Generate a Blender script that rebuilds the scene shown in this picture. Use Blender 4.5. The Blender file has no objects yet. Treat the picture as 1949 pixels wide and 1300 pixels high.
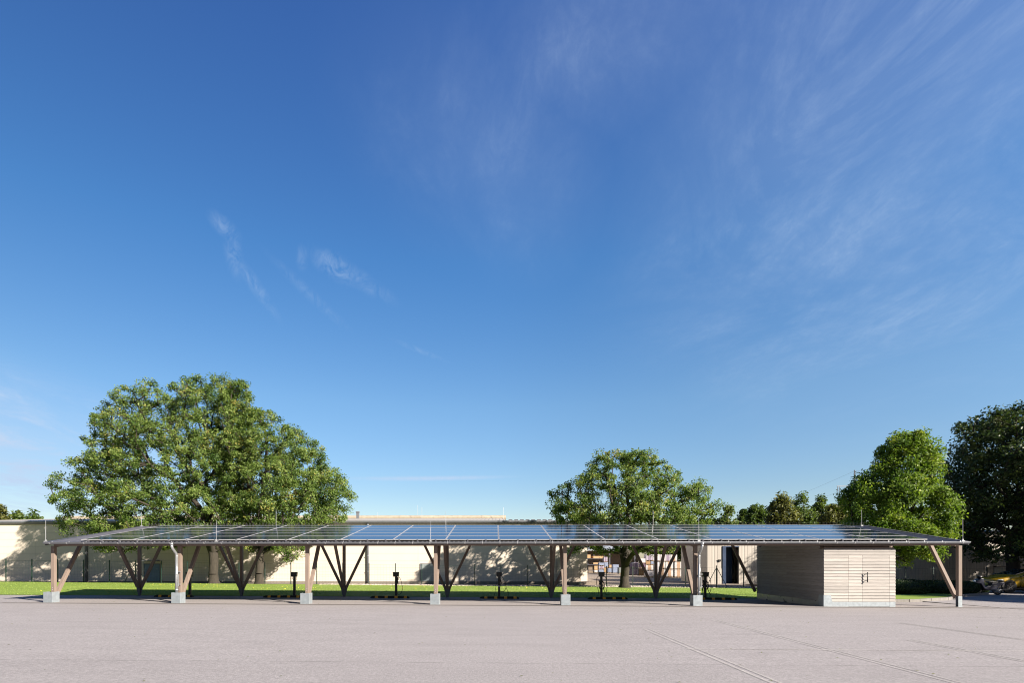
import bpy, math, random
import numpy as np
from mathutils import Vector, Matrix
R = math.radians
random.seed(7); rng = np.random.default_rng(7)
scene = bpy.context.scene
COL = scene.collection

# ------------------------------------------------------------------ camera
F = 1035.0; U0 = 926.0; V0 = 1066.0; EYE = 1.73; TH = R(0.95)
CT, ST = math.cos(TH), math.sin(TH)
cd = bpy.data.cameras.new('camera'); cam = bpy.data.objects.new('camera', cd); COL.objects.link(cam)
cam.location = (0, 0, EYE); cam.rotation_euler = (R(90), 0, TH)
cd.sensor_width = 36; cd.lens = 36 * F / 1949.0
cd.shift_x = (974.5 - U0) / 1949.0; cd.shift_y = (V0 - 650.0) / 1949.0
cd.clip_start = 0.1; cd.clip_end = 3000
scene.camera = cam

def at(u, v, Y):
    """world point at depth plane y = Y that the photograph shows at pixel (u, v)"""
    a = (u - U0) / F; b = (V0 - v) / F
    den = ST * a + CT
    return Vector((Y * (CT * a - ST) / den, Y, EYE + Y * b / den))
def X(u, Y): return at(u, V0, Y).x
def Z(u, v, Y): return at(u, v, Y).z

def lerp(a, b, t): return a + (b - a) * t
def zg(x, y):
    """height of the ground"""
    if y <= 20.5: return -.0039 * x
    if x > 19.0: return -.0039 * x - .011 * (y - 20.5)
    a = -.0039 * x - .018 * (min(y, 26.5) - 20.5)
    if y <= 26.5: return a
    g36 = -.033 - .0073 * x
    if y <= 36: return lerp(a, g36, (y - 26.5) / 9.5)
    g38 = -.12 - .0078 * x
    if y <= 38.2: return lerp(g36, g38, (y - 36) / 2.2)
    return lerp(g38, -.17, min(1, (y - 38.2) / 4))

# ------------------------------------------------------------------ mesh helper
class MB:
    def __init__(s): s.v = []; s.f = []; s.m = []; s.t = []
    def add(s, vs, fs, mi=0, tint=.5):
        o = len(s.v); s.v += [tuple(p) for p in vs]
        for q in fs: s.f.append([i + o for i in q]); s.m.append(mi); s.t.append(tint)
        return s
    def box(s, x0, x1, y0, y1, z0, z1, mi=0, tint=.5):
        vs = [(x, y, z) for z in (z0, z1) for y in (y0, y1) for x in (x0, x1)]
        return s.add(vs, [(0, 2, 3, 1), (4, 5, 7, 6), (0, 1, 5, 4), (2, 6, 7, 3), (0, 4, 6, 2), (1, 3, 7, 5)], mi, tint)
    def beam(s, p, q, w, h, up=(0, 0, 1), mi=0, tint=.5, w2=None, h2=None):
        """square bar from p to q; w across, h along «up»"""
        p, q = Vector(p), Vector(q); d = (q - p).normalized(); up = Vector(up)
        a = d.cross(up)
        if a.length < 1e-4: a = d.cross(Vector((0, 1, 0)))
        a.normalize(); b = a.cross(d).normalized()
        w2 = w2 or w; h2 = h2 or h
        vs = [p + a * (sx * w / 2) + b * (sy * h / 2) for sx, sy in ((-1, -1), (1, -1), (1, 1), (-1, 1))]
        vs += [q + a * (sx * w2 / 2) + b * (sy * h2 / 2) for sx, sy in ((-1, -1), (1, -1), (1, 1), (-1, 1))]
        return s.add(vs, [(3, 2, 1, 0), (4, 5, 6, 7), (0, 1, 5, 4), (1, 2, 6, 5), (2, 3, 7, 6), (3, 0, 4, 7)], mi, tint)
    def tube(s, pts, r, n=8, mi=0, tint=.5, caps=True):
        pts = [Vector(p) for p in pts]; rs = r if isinstance(r, (list, tuple)) else [r] * len(pts)
        vs = []; prev = None
        for i, p in enumerate(pts):
            d = (pts[min(i + 1, len(pts) - 1)] - pts[max(i - 1, 0)]).normalized()
            if prev is None:
                a = d.cross(Vector((0, 0, 1)))
                if a.length < .05: a = d.cross(Vector((0, 1, 0)))
            else: a = prev - d * prev.dot(d)
            a.normalize(); prev = a; b = d.cross(a)
            vs += [p + (a * math.cos(k * 2 * math.pi / n) + b * math.sin(k * 2 * math.pi / n)) * rs[i] for k in range(n)]
        fs = [(i * n + k, i * n + (k + 1) % n, (i + 1) * n + (k + 1) % n, (i + 1) * n + k) for i in range(len(pts) - 1) for k in range(n)]
        if caps: fs += [tuple(range(n - 1, -1, -1)), tuple((len(pts) - 1) * n + k for k in range(n))]
        return s.add(vs, fs, mi, tint)
    def prism(s, poly, axis, a, b, mi=0, tint=.5):
        """polygon (2-D points) extruded along an axis from a to b"""
        f = {'x': lambda p, t: (t, p[0], p[1]), 'y': lambda p, t: (p[0], t, p[1]), 'z': lambda p, t: (p[0], p[1], t)}[axis]
        n = len(poly)
        return s.add([f(p, a) for p in poly] + [f(p, b) for p in poly],
                     [tuple(range(n)), tuple(range(2 * n - 1, n - 1, -1))] + [(i, i + n, (i + 1) % n + n, (i + 1) % n) for i in range(n)], mi, tint)
    def ball(s, c, r, n=10, m=7, sq=(1, 1, 1), mi=0, tint=.5):
        vs = []; fs = []
        for i in range(m + 1):
            a = math.pi * i / m
            for k in range(n):
                t = 2 * math.pi * k / n
                vs.append((c[0] + r * sq[0] * math.sin(a) * math.cos(t), c[1] + r * sq[1] * math.sin(a) * math.sin(t), c[2] + r * sq[2] * math.cos(a)))
        for i in range(m):
            for k in range(n): fs.append((i * n + k, (i + 1) * n + k, (i + 1) * n + (k + 1) % n, i * n + (k + 1) % n))
        return s.add(vs, fs, mi, tint)
    def disc(s, c, axis, r, w, n=24, mi=0, r_in=0, tint=.5):
        """a round plate (or a ring) of width w about an axis through c"""
        ax = {'x': (Vector((0, 1, 0)), Vector((0, 0, 1)), Vector((1, 0, 0))), 'y': (Vector((1, 0, 0)), Vector((0, 0, 1)), Vector((0, 1, 0)))}[axis]
        c = Vector(c); vs = []
        for side in (-.5, .5):
            for rr in ((r_in, r) if r_in else (r,)):
                vs += [c + ax[2] * (side * w) + (ax[0] * math.cos(2 * math.pi * k / n) + ax[1] * math.sin(2 * math.pi * k / n)) * rr for k in range(n)]
        if not r_in:
            fs = [tuple(range(n)), tuple(range(2 * n - 1, n - 1, -1))] + [(k, k + n, (k + 1) % n + n, (k + 1) % n) for k in range(n)]
        else:
            fs = []
            for k in range(n):
                j = (k + 1) % n
                fs += [(k, j, n + j, n + k), (2 * n + j, 2 * n + k, 3 * n + k, 3 * n + j), (n + k, n + j, 3 * n + j, 3 * n + k), (j, k, 2 * n + k, 2 * n + j)]
        return s.add(vs, fs, mi, tint)
    def build(s, name, mats, parent=None, smooth=False, bevel=0, tint=False, local=False):
        o = Vector((0, 0, 0)) if (parent is None or local) else Vector(ORG.get(root_of(parent).name, (0, 0, 0)))
        me = bpy.data.meshes.new(name)
        me.from_pydata([(p[0] - o.x, p[1] - o.y, p[2] - o.z) for p in s.v], [], s.f)
        mats = mats if isinstance(mats, (list, tuple)) else [mats]
        for mm in mats: me.materials.append(mm)
        me.polygons.foreach_set('material_index', s.m)
        me.polygons.foreach_set('use_smooth', [bool(smooth)] * len(s.f))
        if tint:
            at_ = me.attributes.new('tint', 'FLOAT', 'FACE'); at_.data.foreach_set('value', s.t)
        me.update()
        ob = bpy.data.objects.new(name, me); COL.objects.link(ob)
        if parent: ob.parent = parent
        if bevel:
            bv = ob.modifiers.new('bevel', 'BEVEL'); bv.width = bevel; bv.segments = 2; bv.limit_method = 'ANGLE'
        return ob

ORG = {}
def root_of(o):
    while o.parent is not None: o = o.parent
    return o
def tag(o, label=None, cat=None, group=None, kind=None):
    if label: o['label'] = label
    if cat: o['category'] = cat
    if group: o['group'] = group
    if kind: o['kind'] = kind
    return o
def thing(name, label, cat, loc=(0, 0, 0), group=None):
    o = bpy.data.objects.new(name, None); COL.objects.link(o); o.location = loc; o.empty_display_size = .3
    ORG[o.name] = tuple(loc)
    return tag(o, label, cat, group)

# ------------------------------------------------------------------ materials
class NT:
    def __init__(s, tree): s.t = tree; s.n = tree.nodes; s.l = tree.links
    def put(s, sock, val):
        if hasattr(val, 'is_linked') or isinstance(val, bpy.types.NodeSocket): s.l.new(val, sock)
        else: sock.default_value = val
    def math(s, op, a, b=None, c=None, clamp=False):
        n = s.n.new('ShaderNodeMath'); n.operation = op; n.use_clamp = clamp
        for i, q in enumerate((a, b, c)):
            if q is not None: s.put(n.inputs[i], q)
        return n.outputs[0]
    def mapr(s, x, a, b, c=0., d=1., smooth=False):
        n = s.n.new('ShaderNodeMapRange'); n.clamp = True
        if smooth: n.interpolation_type = 'SMOOTHSTEP'
        for k, q in zip(('Value', 'From Min', 'From Max', 'To Min', 'To Max'), (x, a, b, c, d)): s.put(n.inputs[k], q)
        return n.outputs[0]
    def noise(s, vec, scale, detail=4, rough=.55, dist=0.):
        n = s.n.new('ShaderNodeTexNoise'); s.l.new(vec, n.inputs['Vector'])
        n.inputs['Scale'].default_value = scale; n.inputs['Detail'].default_value = detail
        n.inputs['Roughness'].default_value = rough; n.inputs['Distortion'].default_value = dist
        return n.outputs['Fac']
    def mapping(s, vec, scale=(1, 1, 1), rot=(0, 0, 0), loc=(0, 0, 0)):
        n = s.n.new('ShaderNodeMapping'); s.l.new(vec, n.inputs['Vector'])
        n.inputs['Scale'].default_value = scale; n.inputs['Rotation'].default_value = rot; n.inputs['Location'].default_value = loc
        return n.outputs[0]
    def ramp(s, fac, stops):
        n = s.n.new('ShaderNodeValToRGB'); s.l.new(fac, n.inputs[0]); e = n.color_ramp.elements
        while len(e) < len(stops): e.new(.5)
        for k, (p, c) in enumerate(stops): e[k].position = p; e[k].color = (c[0], c[1], c[2], 1)
        return n.outputs[0]
    def mix(s, fac, a, b, mode='MIX'):
        n = s.n.new('ShaderNodeMix'); n.data_type = 'RGBA'; n.blend_type = mode; n.clamp_factor = True
        s.put(n.inputs[0], fac)
        for sock, v in ((n.inputs[6], a), (n.inputs[7], b)):
            if isinstance(v, (tuple, list)): sock.default_value = (v[0], v[1], v[2], 1)
            else: s.l.new(v, sock)
        return n.outputs[2]
    def obj(s):
        n = s.n.new('ShaderNodeTexCoord'); return n.outputs['Object']
    def geo(s):
        n = s.n.new('ShaderNodeNewGeometry'); return n.outputs['Position']
    def attr(s, name):
        n = s.n.new('ShaderNodeAttribute'); n.attribute_name = name; return n.outputs['Fac']

def new_mat(name):
    m = bpy.data.materials.new(name); m.use_nodes = True
    nt = NT(m.node_tree); b = nt.n['Principled BSDF']
    return m, nt, b
def mul(c, k): return tuple(min(1, q * k) for q in c)
def mat(name, col, rough=.6, metal=0., scale=6., amt=.18, stretch=(1, 1, 1), bump=0., bscale=None, spec=.5, tint=0., fine=0.):
    """a surface whose colour wanders by «amt» with a noise of its own"""
    m, nt, b = new_mat(name)
    p = nt.geo(); v = nt.mapping(p, stretch)
    f = nt.noise(v, scale, 5)
    c = nt.ramp(f, [(.25, mul(col, 1 - amt)), (.75, mul(col, 1 + amt))])
    if fine:
        f2 = nt.noise(v, scale * 14, 2)
        c = nt.mix(fine, c, nt.ramp(f2, [(.3, mul(col, .45)), (.7, mul(col, 1.5))]))
    if tint:
        c = nt.mix(1., c, nt.ramp(nt.attr('tint'), [(0, (1 - tint,) * 3), (1, (1, 1, 1))]), 'MULTIPLY')
    nt.l.new(c, b.inputs['Base Color'])
    nt.put(b.inputs['Roughness'], nt.mapr(f, .2, .8, max(0, rough - .08), min(1, rough + .08)))
    b.inputs['Metallic'].default_value = metal; b.inputs['Specular IOR Level'].default_value = spec
    if bump:
        bn = nt.n.new('ShaderNodeBump'); bn.inputs['Strength'].default_value = bump; bn.inputs['Distance'].default_value = .02
        nt.l.new(nt.noise(v, bscale or scale * 3, 4), bn.inputs['Height']); nt.l.new(bn.outputs[0], b.inputs['Normal'])
    return m

M = {}
M['timber'] = mat('larch_timber', (.180, .137, .113), .75, scale=5, amt=.22, stretch=(3, 3, .35), bump=.15, bscale=30, fine=.15)
M['dark_timber'] = M['timber']
M['galv'] = mat('galvanised_steel', (.265, .300, .330), .45, .35, scale=9, amt=.14, bump=.04, fine=.1)
M['zinc'] = mat('zinc_sheet', (.42, .44, .46), .30, .7, scale=3, amt=.10)
M['gutter'] = mat('zinc_gutter', (.16, .17, .19), .42, .2, scale=4, amt=.12)
M['alu'] = mat('aluminium_frame', (.36, .36, .37), .42, .2, scale=5, amt=.05)
M['rod'] = mat('aluminium_rod', (.42, .43, .45), .4, .4)
M['sheet'] = mat('dark_roof_sheet', (.075, .075, .09), .45, .1, scale=3, amt=.15)
M['black'] = mat('black_powder_coat', (.012, .012, .014), .45, scale=8, amt=.2)
M['rubber'] = mat('black_rubber', (.014, .014, .014), .85, scale=20, amt=.3)
M['yellow'] = mat('amber_reflective', (.75, .36, .03), .6, scale=20, amt=.15)
M['cable'] = mat('cable_rubber', (.01, .01, .011), .6)
M['steelgrey'] = mat('grey_steel_shoe', (.10, .105, .12), .5, .3)
M['white'] = mat('white_plastic', (.75, .75, .74), .4)
M['fence'] = mat('green_coated_steel', (.018, .045, .035), .5)
M['post'] = mat('dark_green_post', (.012, .030, .024), .5)
M['dirt'] = mat('bare_soil', (.16, .12, .085), .95, scale=3, amt=.3, bump=.4)
M['bark'] = mat('oak_bark', (.033, .027, .020), .95, scale=7, amt=.45, stretch=(1.5, 1.5, .35), bump=.8, bscale=16)
M['bark_dark'] = mat('dark_bark', (.035, .029, .023), .95, scale=7, amt=.4, stretch=(1.5, 1.5, .35), bump=.8, bscale=16)

def solar_glass():
    m, nt, b = new_mat('solar_glass')
    oi = nt.n.new('ShaderNodeObjectInfo')
    o = nt.obj()
    sx = nt.n.new('ShaderNodeSeparateXYZ'); nt.l.new(o, sx.inputs[0])
    gx = nt.math('PINGPONG', nt.math('MULTIPLY', sx.outputs[0], 1 / .166), .5)
    gy = nt.math('PINGPONG', nt.math('MULTIPLY', sx.outputs[1], 1 / .166), .5)
    g = nt.math('LESS_THAN', nt.math('MINIMUM', gx, gy), .02)
    c = nt.mix(oi.outputs['Random'], (.009, .014, .036), (.012, .018, .045))
    c = nt.mix(g, c, (.03, .035, .045)); nt.l.new(c, b.inputs['Base Color'])
    nt.put(b.inputs['Roughness'], nt.mapr(nt.noise(o, 3, 3), .3, .7, .07, .12))
    b.inputs['IOR'].default_value = 2.0
    return m
M['glass'] = solar_glass()

def boards(name, col):
    m, nt, b = new_mat(name)
    p = nt.geo(); t = nt.attr('tint')
    off = nt.n.new('ShaderNodeCombineXYZ'); nt.l.new(nt.math('MULTIPLY', t, 37.), off.inputs[0]); nt.l.new(nt.math('MULTIPLY', t, 91.), off.inputs[2])
    va = nt.n.new('ShaderNodeVectorMath'); va.operation = 'ADD'; nt.l.new(p, va.inputs[0]); nt.l.new(off.outputs[0], va.inputs[1])
    v = nt.mapping(va.outputs[0], (.7, .7, 12))
    f = nt.noise(v, 4, 6, .6)
    c = nt.ramp(f, [(.25, mul(col, .72)), (.5, col), (.8, mul(col, 1.18))])
    kn = nt.noise(nt.mapping(va.outputs[0], (3, 3, 7)), 2.2, 2)
    c = nt.mix(nt.mapr(kn, .70, .78, 0, .55), c, mul(col, .3))
    c = nt.mix(1., c, nt.ramp(t, [(0, (.74, .73, .73)), (1, (1.0, .98, .97))]), 'MULTIPLY')
    nt.l.new(c, b.inputs['Base Color']); b.inputs['Roughness'].default_value = .8
    bn = nt.n.new('ShaderNodeBump'); bn.inputs['Strength'].default_value = .2; bn.inputs['Distance'].default_value = .01
    nt.l.new(f, bn.inputs['Height']); nt.l.new(bn.outputs[0], b.inputs['Normal'])
    return m
M['boards'] = boards('weathered_larch_boards', (.348, .330, .313))

def asphalt(name, col, patch, dark=.8, seams=()):
    m, nt, b = new_mat(name)
    p = nt.geo()
    big = nt.noise(p, .16, 5, .6); mid = nt.noise(nt.mapping(p, (.5, 1.6, 1)), 1.1, 5, .65)
    sp = nt.noise(p, 22, 4, .8); vo = nt.n.new('ShaderNodeTexVoronoi'); vo.inputs['Scale'].default_value = 70; nt.l.new(p, vo.inputs['Vector'])
    c = nt.ramp(big, [(.3, mul(col, 1 - patch)), (.7, mul(col, 1 + patch))])
    c = nt.mix(.5, c, nt.ramp(mid, [(.3, mul(col, dark)), (.7, mul(col, 1.12))]))
    c = nt.mix(.36, c, nt.ramp(sp, [(.34, mul(col, .40)), (.5, col), (.66, mul(col, 1.75))]))
    st = nt.noise(p, .55, 6, .75)
    c = nt.mix(nt.mapr(st, .62, .74, 0, .22), c, mul(col, .5))
    if seams:
        s = nt.n.new('ShaderNodeSeparateXYZ'); nt.l.new(p, s.inputs[0]); wob = nt.math('MULTIPLY', nt.math('SUBTRACT', nt.noise(p, .8, 3), .5), .12); yy = nt.math('ADD', s.outputs[1], wob)
        for ys, k in seams:
            dd = nt.math('ABSOLUTE', nt.math('SUBTRACT', yy, ys))
            c = nt.mix(nt.math('MULTIPLY', nt.mapr(dd, .008, .03, k, 0), nt.mapr(nt.noise(p, 1.7, 4), .4, .6)), c, mul(col, .4))
        c = nt.mix(nt.mapr(yy, 9.0, 9.15, .10, 0), c, mul(col, .55))
        tr = nt.noise(nt.mapping(p, (.25, 1.4, 1), (0, 0, R(24))), .9, 4, .6)
        c = nt.mix(nt.mapr(tr, .55, .7, 0, .13), c, mul(col, .5))
    nt.l.new(c, b.inputs['Base Color']); b.inputs['Roughness'].default_value = .88; b.inputs['Specular IOR Level'].default_value = .25
    bn = nt.n.new('ShaderNodeBump'); bn.inputs['Strength'].default_value = .35; bn.inputs['Distance'].default_value = .008
    nt.l.new(vo.outputs['Distance'], bn.inputs['Height']); nt.l.new(bn.outputs[0], b.inputs['Normal'])
    return m
M['asphalt'] = asphalt('worn_asphalt', (.284, .266, .270), .07, seams=((9.1, .6), (13.2, .25), (17.1, .35)))
M['paving'] = asphalt('pale_paving', (.285, .262, .26), .06)
M['drain'] = asphalt('drain_strip', (.150, .134, .128), .10)
M['mark'] = asphalt('worn_marking', (.352, .332, .325), .10, .8)
M['yard'] = asphalt('yard_concrete', (.24, .20, .165), .12)
M['gravel'] = asphalt('pale_gravel', (.20, .175, .15), .35, .5)
M['kerb'] = mat('concrete_kerb', (.17, .16, .15), .9, scale=6, amt=.2, bump=.3)

def lawn():
    m, nt, b = new_mat('lawn_grass'); p = nt.geo()
    c = nt.ramp(nt.noise(p, .5, 5, .6), [(.3, (.140, .215, .034)), (.5, (.185, .265, .048)), (.7, (.245, .31, .068))])
    c = nt.mix(.4, c, nt.ramp(nt.noise(p, 22, 3), [(.3, (.10, .165, .024)), (.7, (.24, .32, .06))]))
    nt.l.new(c, b.inputs['Base Color']); b.inputs['Roughness'].default_value = .9; b.inputs['Specular IOR Level'].default_value = .2
    return m
M['lawn'] = lawn()

def leaf(name, dark, mid, light, odd, trans=.42):
    m, nt, b = new_mat(name)
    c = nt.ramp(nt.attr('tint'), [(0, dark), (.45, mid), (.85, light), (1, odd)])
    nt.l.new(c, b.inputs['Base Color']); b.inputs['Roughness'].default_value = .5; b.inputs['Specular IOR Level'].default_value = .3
    tr = nt.n.new('ShaderNodeBsdfTranslucent'); nt.l.new(nt.mix(1., c, (1.25, 1.3, .6), 'MULTIPLY'), tr.inputs['Color'])
    mx = nt.n.new('ShaderNodeMixShader'); mx.inputs[0].default_value = trans
    nt.l.new(b.outputs[0], mx.inputs[1]); nt.l.new(tr.outputs[0], mx.inputs[2])
    nt.l.new(mx.outputs[0], nt.n['Material Output'].inputs['Surface'])
    return m
M['oak_leaf'] = leaf('oak_leaves', (.040, .085, .016), (.125, .188, .040), (.225, .290, .082), (.34, .29, .075))
M['maple_leaf'] = leaf('maple_leaves', (.056, .112, .016), (.130, .205, .028), (.225, .295, .048), (.28, .31, .06))
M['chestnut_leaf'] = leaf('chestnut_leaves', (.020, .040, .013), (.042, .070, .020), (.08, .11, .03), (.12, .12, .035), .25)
M['far_leaf'] = leaf('far_green_leaves', (.045, .082, .020), (.085, .130, .030), (.135, .185, .042), (.18, .19, .05))
M['autumn_leaf'] = leaf('browning_leaves', (.070, .084, .024), (.120, .130, .040), (.165, .165, .05), (.11, .15, .035))
M['hedge_leaf'] = leaf('hedge_leaves', (.012, .026, .008), (.022, .045, .011), (.04, .07, .016), (.05, .08, .02), .15)
M['grass_blade'] = leaf('grass_blades', (.12, .185, .028), (.185, .265, .046), (.25, .32, .068), (.33, .34, .09), .3)

def cladding(name, col, axis, pitch, depth=.6, joint=None, rough=.5, groove=.30):
    """sheet cladding whose grooves run across «axis» every «pitch» metres"""
    m, nt, b = new_mat(name); p = nt.geo()
    s = nt.n.new('ShaderNodeSeparateXYZ'); nt.l.new(p, s.inputs[0]); c_ = s.outputs['XYZ'.index(axis)]
    w = nt.math('PINGPONG', nt.math('MULTIPLY', c_, 1 / pitch), .5)
    h = nt.mapr(w, .04, .14)
    c = nt.ramp(nt.noise(nt.mapping(p, (1, 1, .4)), .5, 5, .6), [(.3, mul(col, .93)), (.7, mul(col, 1.04))])
    c = nt.mix(nt.math('MULTIPLY', nt.math('SUBTRACT', 1., h), groove), c, mul(col, .35))
    if joint:
        w2 = nt.math('PINGPONG', nt.math('MULTIPLY', s.outputs[joint[0]], 1 / joint[1]), .5)
        c = nt.mix(nt.mapr(w2, .001, .0035, .45, 0), c, mul(col, .4))
    nt.l.new(c, b.inputs['Base Color']); b.inputs['Roughness'].default_value = rough; b.inputs['Specular IOR Level'].default_value = .3
    bn = nt.n.new('ShaderNodeBump'); bn.inputs['Strength'].default_value = depth; bn.inputs['Distance'].default_value = .03
    nt.l.new(h, bn.inputs['Height']); nt.l.new(bn.outputs[0], b.inputs['Normal'])
    return m
M['cream'] = cladding('cream_cladding', (.60, .535, .455), 'Z', .55, .04, (0, 6.0), groove=.14)
M['ribbed'] = cladding('beige_ribbed_steel', (.37, .34, .305), 'X', .26, .5, groove=.16)

# ------------------------------------------------------------------ light and sky
SUN_AZ = R(180 - 55.5); SUN_EL = R(25.0)          # azimuth clockwise from +y
sd = Vector((math.sin(SUN_AZ) * math.cos(SUN_EL), math.cos(SUN_AZ) * math.cos(SUN_EL), math.sin(SUN_EL)))
sl = bpy.data.lights.new('sun', 'SUN'); sl.energy = 5.0; sl.angle = R(.53); sl.color = (1.0, .90, .77)
so = bpy.data.objects.new('sun', sl); COL.objects.link(so); so.rotation_euler = (-sd).to_track_quat('-Z', 'Y').to_euler()
so.location = sd * 60

w = bpy.data.worlds.new('World'); scene.world = w; w.use_nodes = True
nt = NT(w.node_tree); bg = nt.n['Background']; bg.inputs['Strength'].default_value = .051
sky = nt.n.new('ShaderNodeTexSky'); sky.sky_type = 'NISHITA'; sky.sun_disc = False
sky.sun_elevation = SUN_EL; sky.sun_rotation = SUN_AZ; sky.altitude = 100
sky.air_density = 1.0; sky.dust_density = .6; sky.ozone_density = 3.0
hs = nt.n.new('ShaderNodeHueSaturation'); nt.l.new(sky.outputs[0], hs.inputs['Color'])
hs.inputs['Saturation'].default_value = 1.15; hs.inputs['Hue'].default_value = .501; hs.inputs['Value'].default_value = 1.0
ev = nt.n.new('ShaderNodeSeparateXYZ'); tc0 = nt.n.new('ShaderNodeTexCoord'); nt.l.new(tc0.outputs['Generated'], ev.inputs[0])
hz = nt.ramp(nt.math('MAXIMUM', ev.outputs[2], 0.), [(0, (.59, .535, .525)), (.12, (.575, .535, .525)), (.27, (.63, .625, .60)), (.48, (.455, .605, .685)), (.70, (.42, .515, .70)), (1, (.42, .5, .70))])
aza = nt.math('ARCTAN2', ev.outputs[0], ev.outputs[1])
azf = nt.math('MULTIPLY', nt.mapr(aza, -.80, .0, 1.56, 2.0), nt.mapr(nt.math('ABSOLUTE', aza), .95, 1.5, 1.0, .5, True))  # azimuth factor; sky outside the view is dimmed to deepen the shade
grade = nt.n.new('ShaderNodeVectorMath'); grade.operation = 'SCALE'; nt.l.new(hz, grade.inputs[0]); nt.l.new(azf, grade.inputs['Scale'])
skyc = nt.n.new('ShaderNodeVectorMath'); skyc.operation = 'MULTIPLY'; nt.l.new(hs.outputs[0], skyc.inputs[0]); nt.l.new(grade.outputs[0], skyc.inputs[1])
tc = nt.n.new('ShaderNodeTexCoord'); d = tc.outputs['Generated']
sp = nt.n.new('ShaderNodeSeparateXYZ'); nt.l.new(d, sp.inputs[0])
zz = nt.math('ADD', nt.math('MAXIMUM', sp.outputs[2], 0.), .10)
px = nt.math('DIVIDE', sp.outputs[0], zz); py = nt.math('DIVIDE', sp.outputs[1], zz)
cv = nt.n.new('ShaderNodeCombineXYZ'); nt.l.new(px, cv.inputs[0]); nt.l.new(py, cv.inputs[1]); plane = cv.outputs[0]
az = nt.math('ARCTAN2', sp.outputs[0], sp.outputs[1]); el = nt.math('ARCSINE', sp.outputs[2])
def azel(u, v):
    q = (at(u, v, 100) - Vector((0, 0, EYE))).normalized()
    return math.atan2(q.x, q.y), math.asin(q.z)
def region(u, v, ru, rv, ang=0., soft=.2):
    """1 inside a soft ellipse of the sky round the direction the photo shows at (u, v)"""
    a0, e0 = azel(u, v); ra, re = ru / F * .8, rv / F * .8
    da = nt.math('SUBTRACT', az, a0); de = nt.math('SUBTRACT', el, e0); c, s = math.cos(ang), math.sin(ang)
    p = nt.math('DIVIDE', nt.math('ADD', nt.math('MULTIPLY', da, c), nt.math('MULTIPLY', de, s)), ra)
    q = nt.math('DIVIDE', nt.math('SUBTRACT', nt.math('MULTIPLY', de, c), nt.math('MULTIPLY', da, s)), re)
    r = nt.math('SQRT', nt.math('ADD', nt.math('MULTIPLY', p, p), nt.math('MULTIPLY', q, q)))
    return nt.mapr(r, soft, 1.0, 1., 0., True)
st = nt.noise(nt.mapping(plane, (1.35, .85, 1), (0, 0, R(16))), 1.5, 9, .66, .9)      # long combed streaks
fi = nt.noise(nt.mapping(plane, (3.4, 1.5, 1), (0, 0, R(-8))), 3.4, 9, .72, 1.2)
so_ = nt.noise(plane, .9, 4, .5, .4); so2 = nt.noise(nt.mapping(plane, (1, 1, 1), (0, 0, R(30)), (3, 1, 0)), 2.6, 8, .65, .8)
fib = nt.noise(nt.mapping(plane, (9, 4, 1), (0, 0, R(-20))), 3.0, 7, .75, .6)
base = nt.math('MULTIPLY', nt.math('MULTIPLY', nt.mapr(fib, .32, .68, .55, 1.35), nt.mapr(st, .42, .78)), nt.mapr(fi, .30, .72, .35, 1))
def mx(*a):
    r = a[0]
    for q in a[1:]: r = nt.math('MAXIMUM', r, q)
    return r
veil = mx(nt.math('MULTIPLY', region(1780, 180, 760, 620, .3, .1), .95), nt.math('MULTIPLY', region(1480, 470, 420, 240, .5, .0), .75),
          nt.math('MULTIPLY', region(930, 270, 460, 260, -.3, .0), .42), nt.math('MULTIPLY', region(1250, 60, 700, 200, 0, .0), .5),
          nt.math('MULTIPLY', region(1930, 430, 360, 60, 0, .0), .9), nt.math('MULTIPLY', region(-40, 860, 540, 200, -.15, .0), 3.0))
soft = nt.math('MULTIPLY', nt.math('MULTIPLY', veil, nt.mapr(so_, .3, .7, .35, 1)), .22)
cl = nt.math('ADD', nt.math('MULTIPLY', nt.math('MULTIPLY', nt.math('MULTIPLY', base, veil), nt.mapr(so2, .35, .62, .35, 1.15)), .72), soft)
wv = nt.noise(nt.mapping(d, (1.6, 1.6, .9), (0, R(35), 0)), 24, 9, .72, 1.6)
wfi = nt.mapr(wv, .40, .72)
wisps = mx(region(428, 432, 46, 22, -.5, .1), region(445, 480, 24, 60, .18, .0), region(487, 545, 92, 18, -.85, .0), 
           nt.math('MULTIPLY', region(640, 508, 80, 32, -.35, .0), 1.25), nt.math('MULTIPLY', region(690, 535, 110, 24, -.42, .0), .7), 
           nt.math('MULTIPLY', region(590, 560, 140, 16, -.6, .0), .5), nt.math('MULTIPLY', region(800, 668, 90, 9, -.3, .0), .5), nt.math('MULTIPLY', region(575, 490, 18, 30, .0, .0), .7))
cl = nt.math('ADD', cl, nt.math('MULTIPLY', nt.math('MULTIPLY', wisps, wfi), .36))
trail = nt.math('MULTIPLY', region(815, 911, 260, 8, .025, .0), .85)
cl = nt.math('ADD', cl, nt.math('MULTIPLY', trail, nt.mapr(wv, .3, .6, .5, 1)), clamp=True)
white = nt.n.new('ShaderNodeRGB'); white.outputs[0].default_value = (3.7, 4.7, 6.2, 1)
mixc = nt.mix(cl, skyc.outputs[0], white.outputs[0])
nt.l.new(mixc, bg.inputs['Color'])

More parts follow.
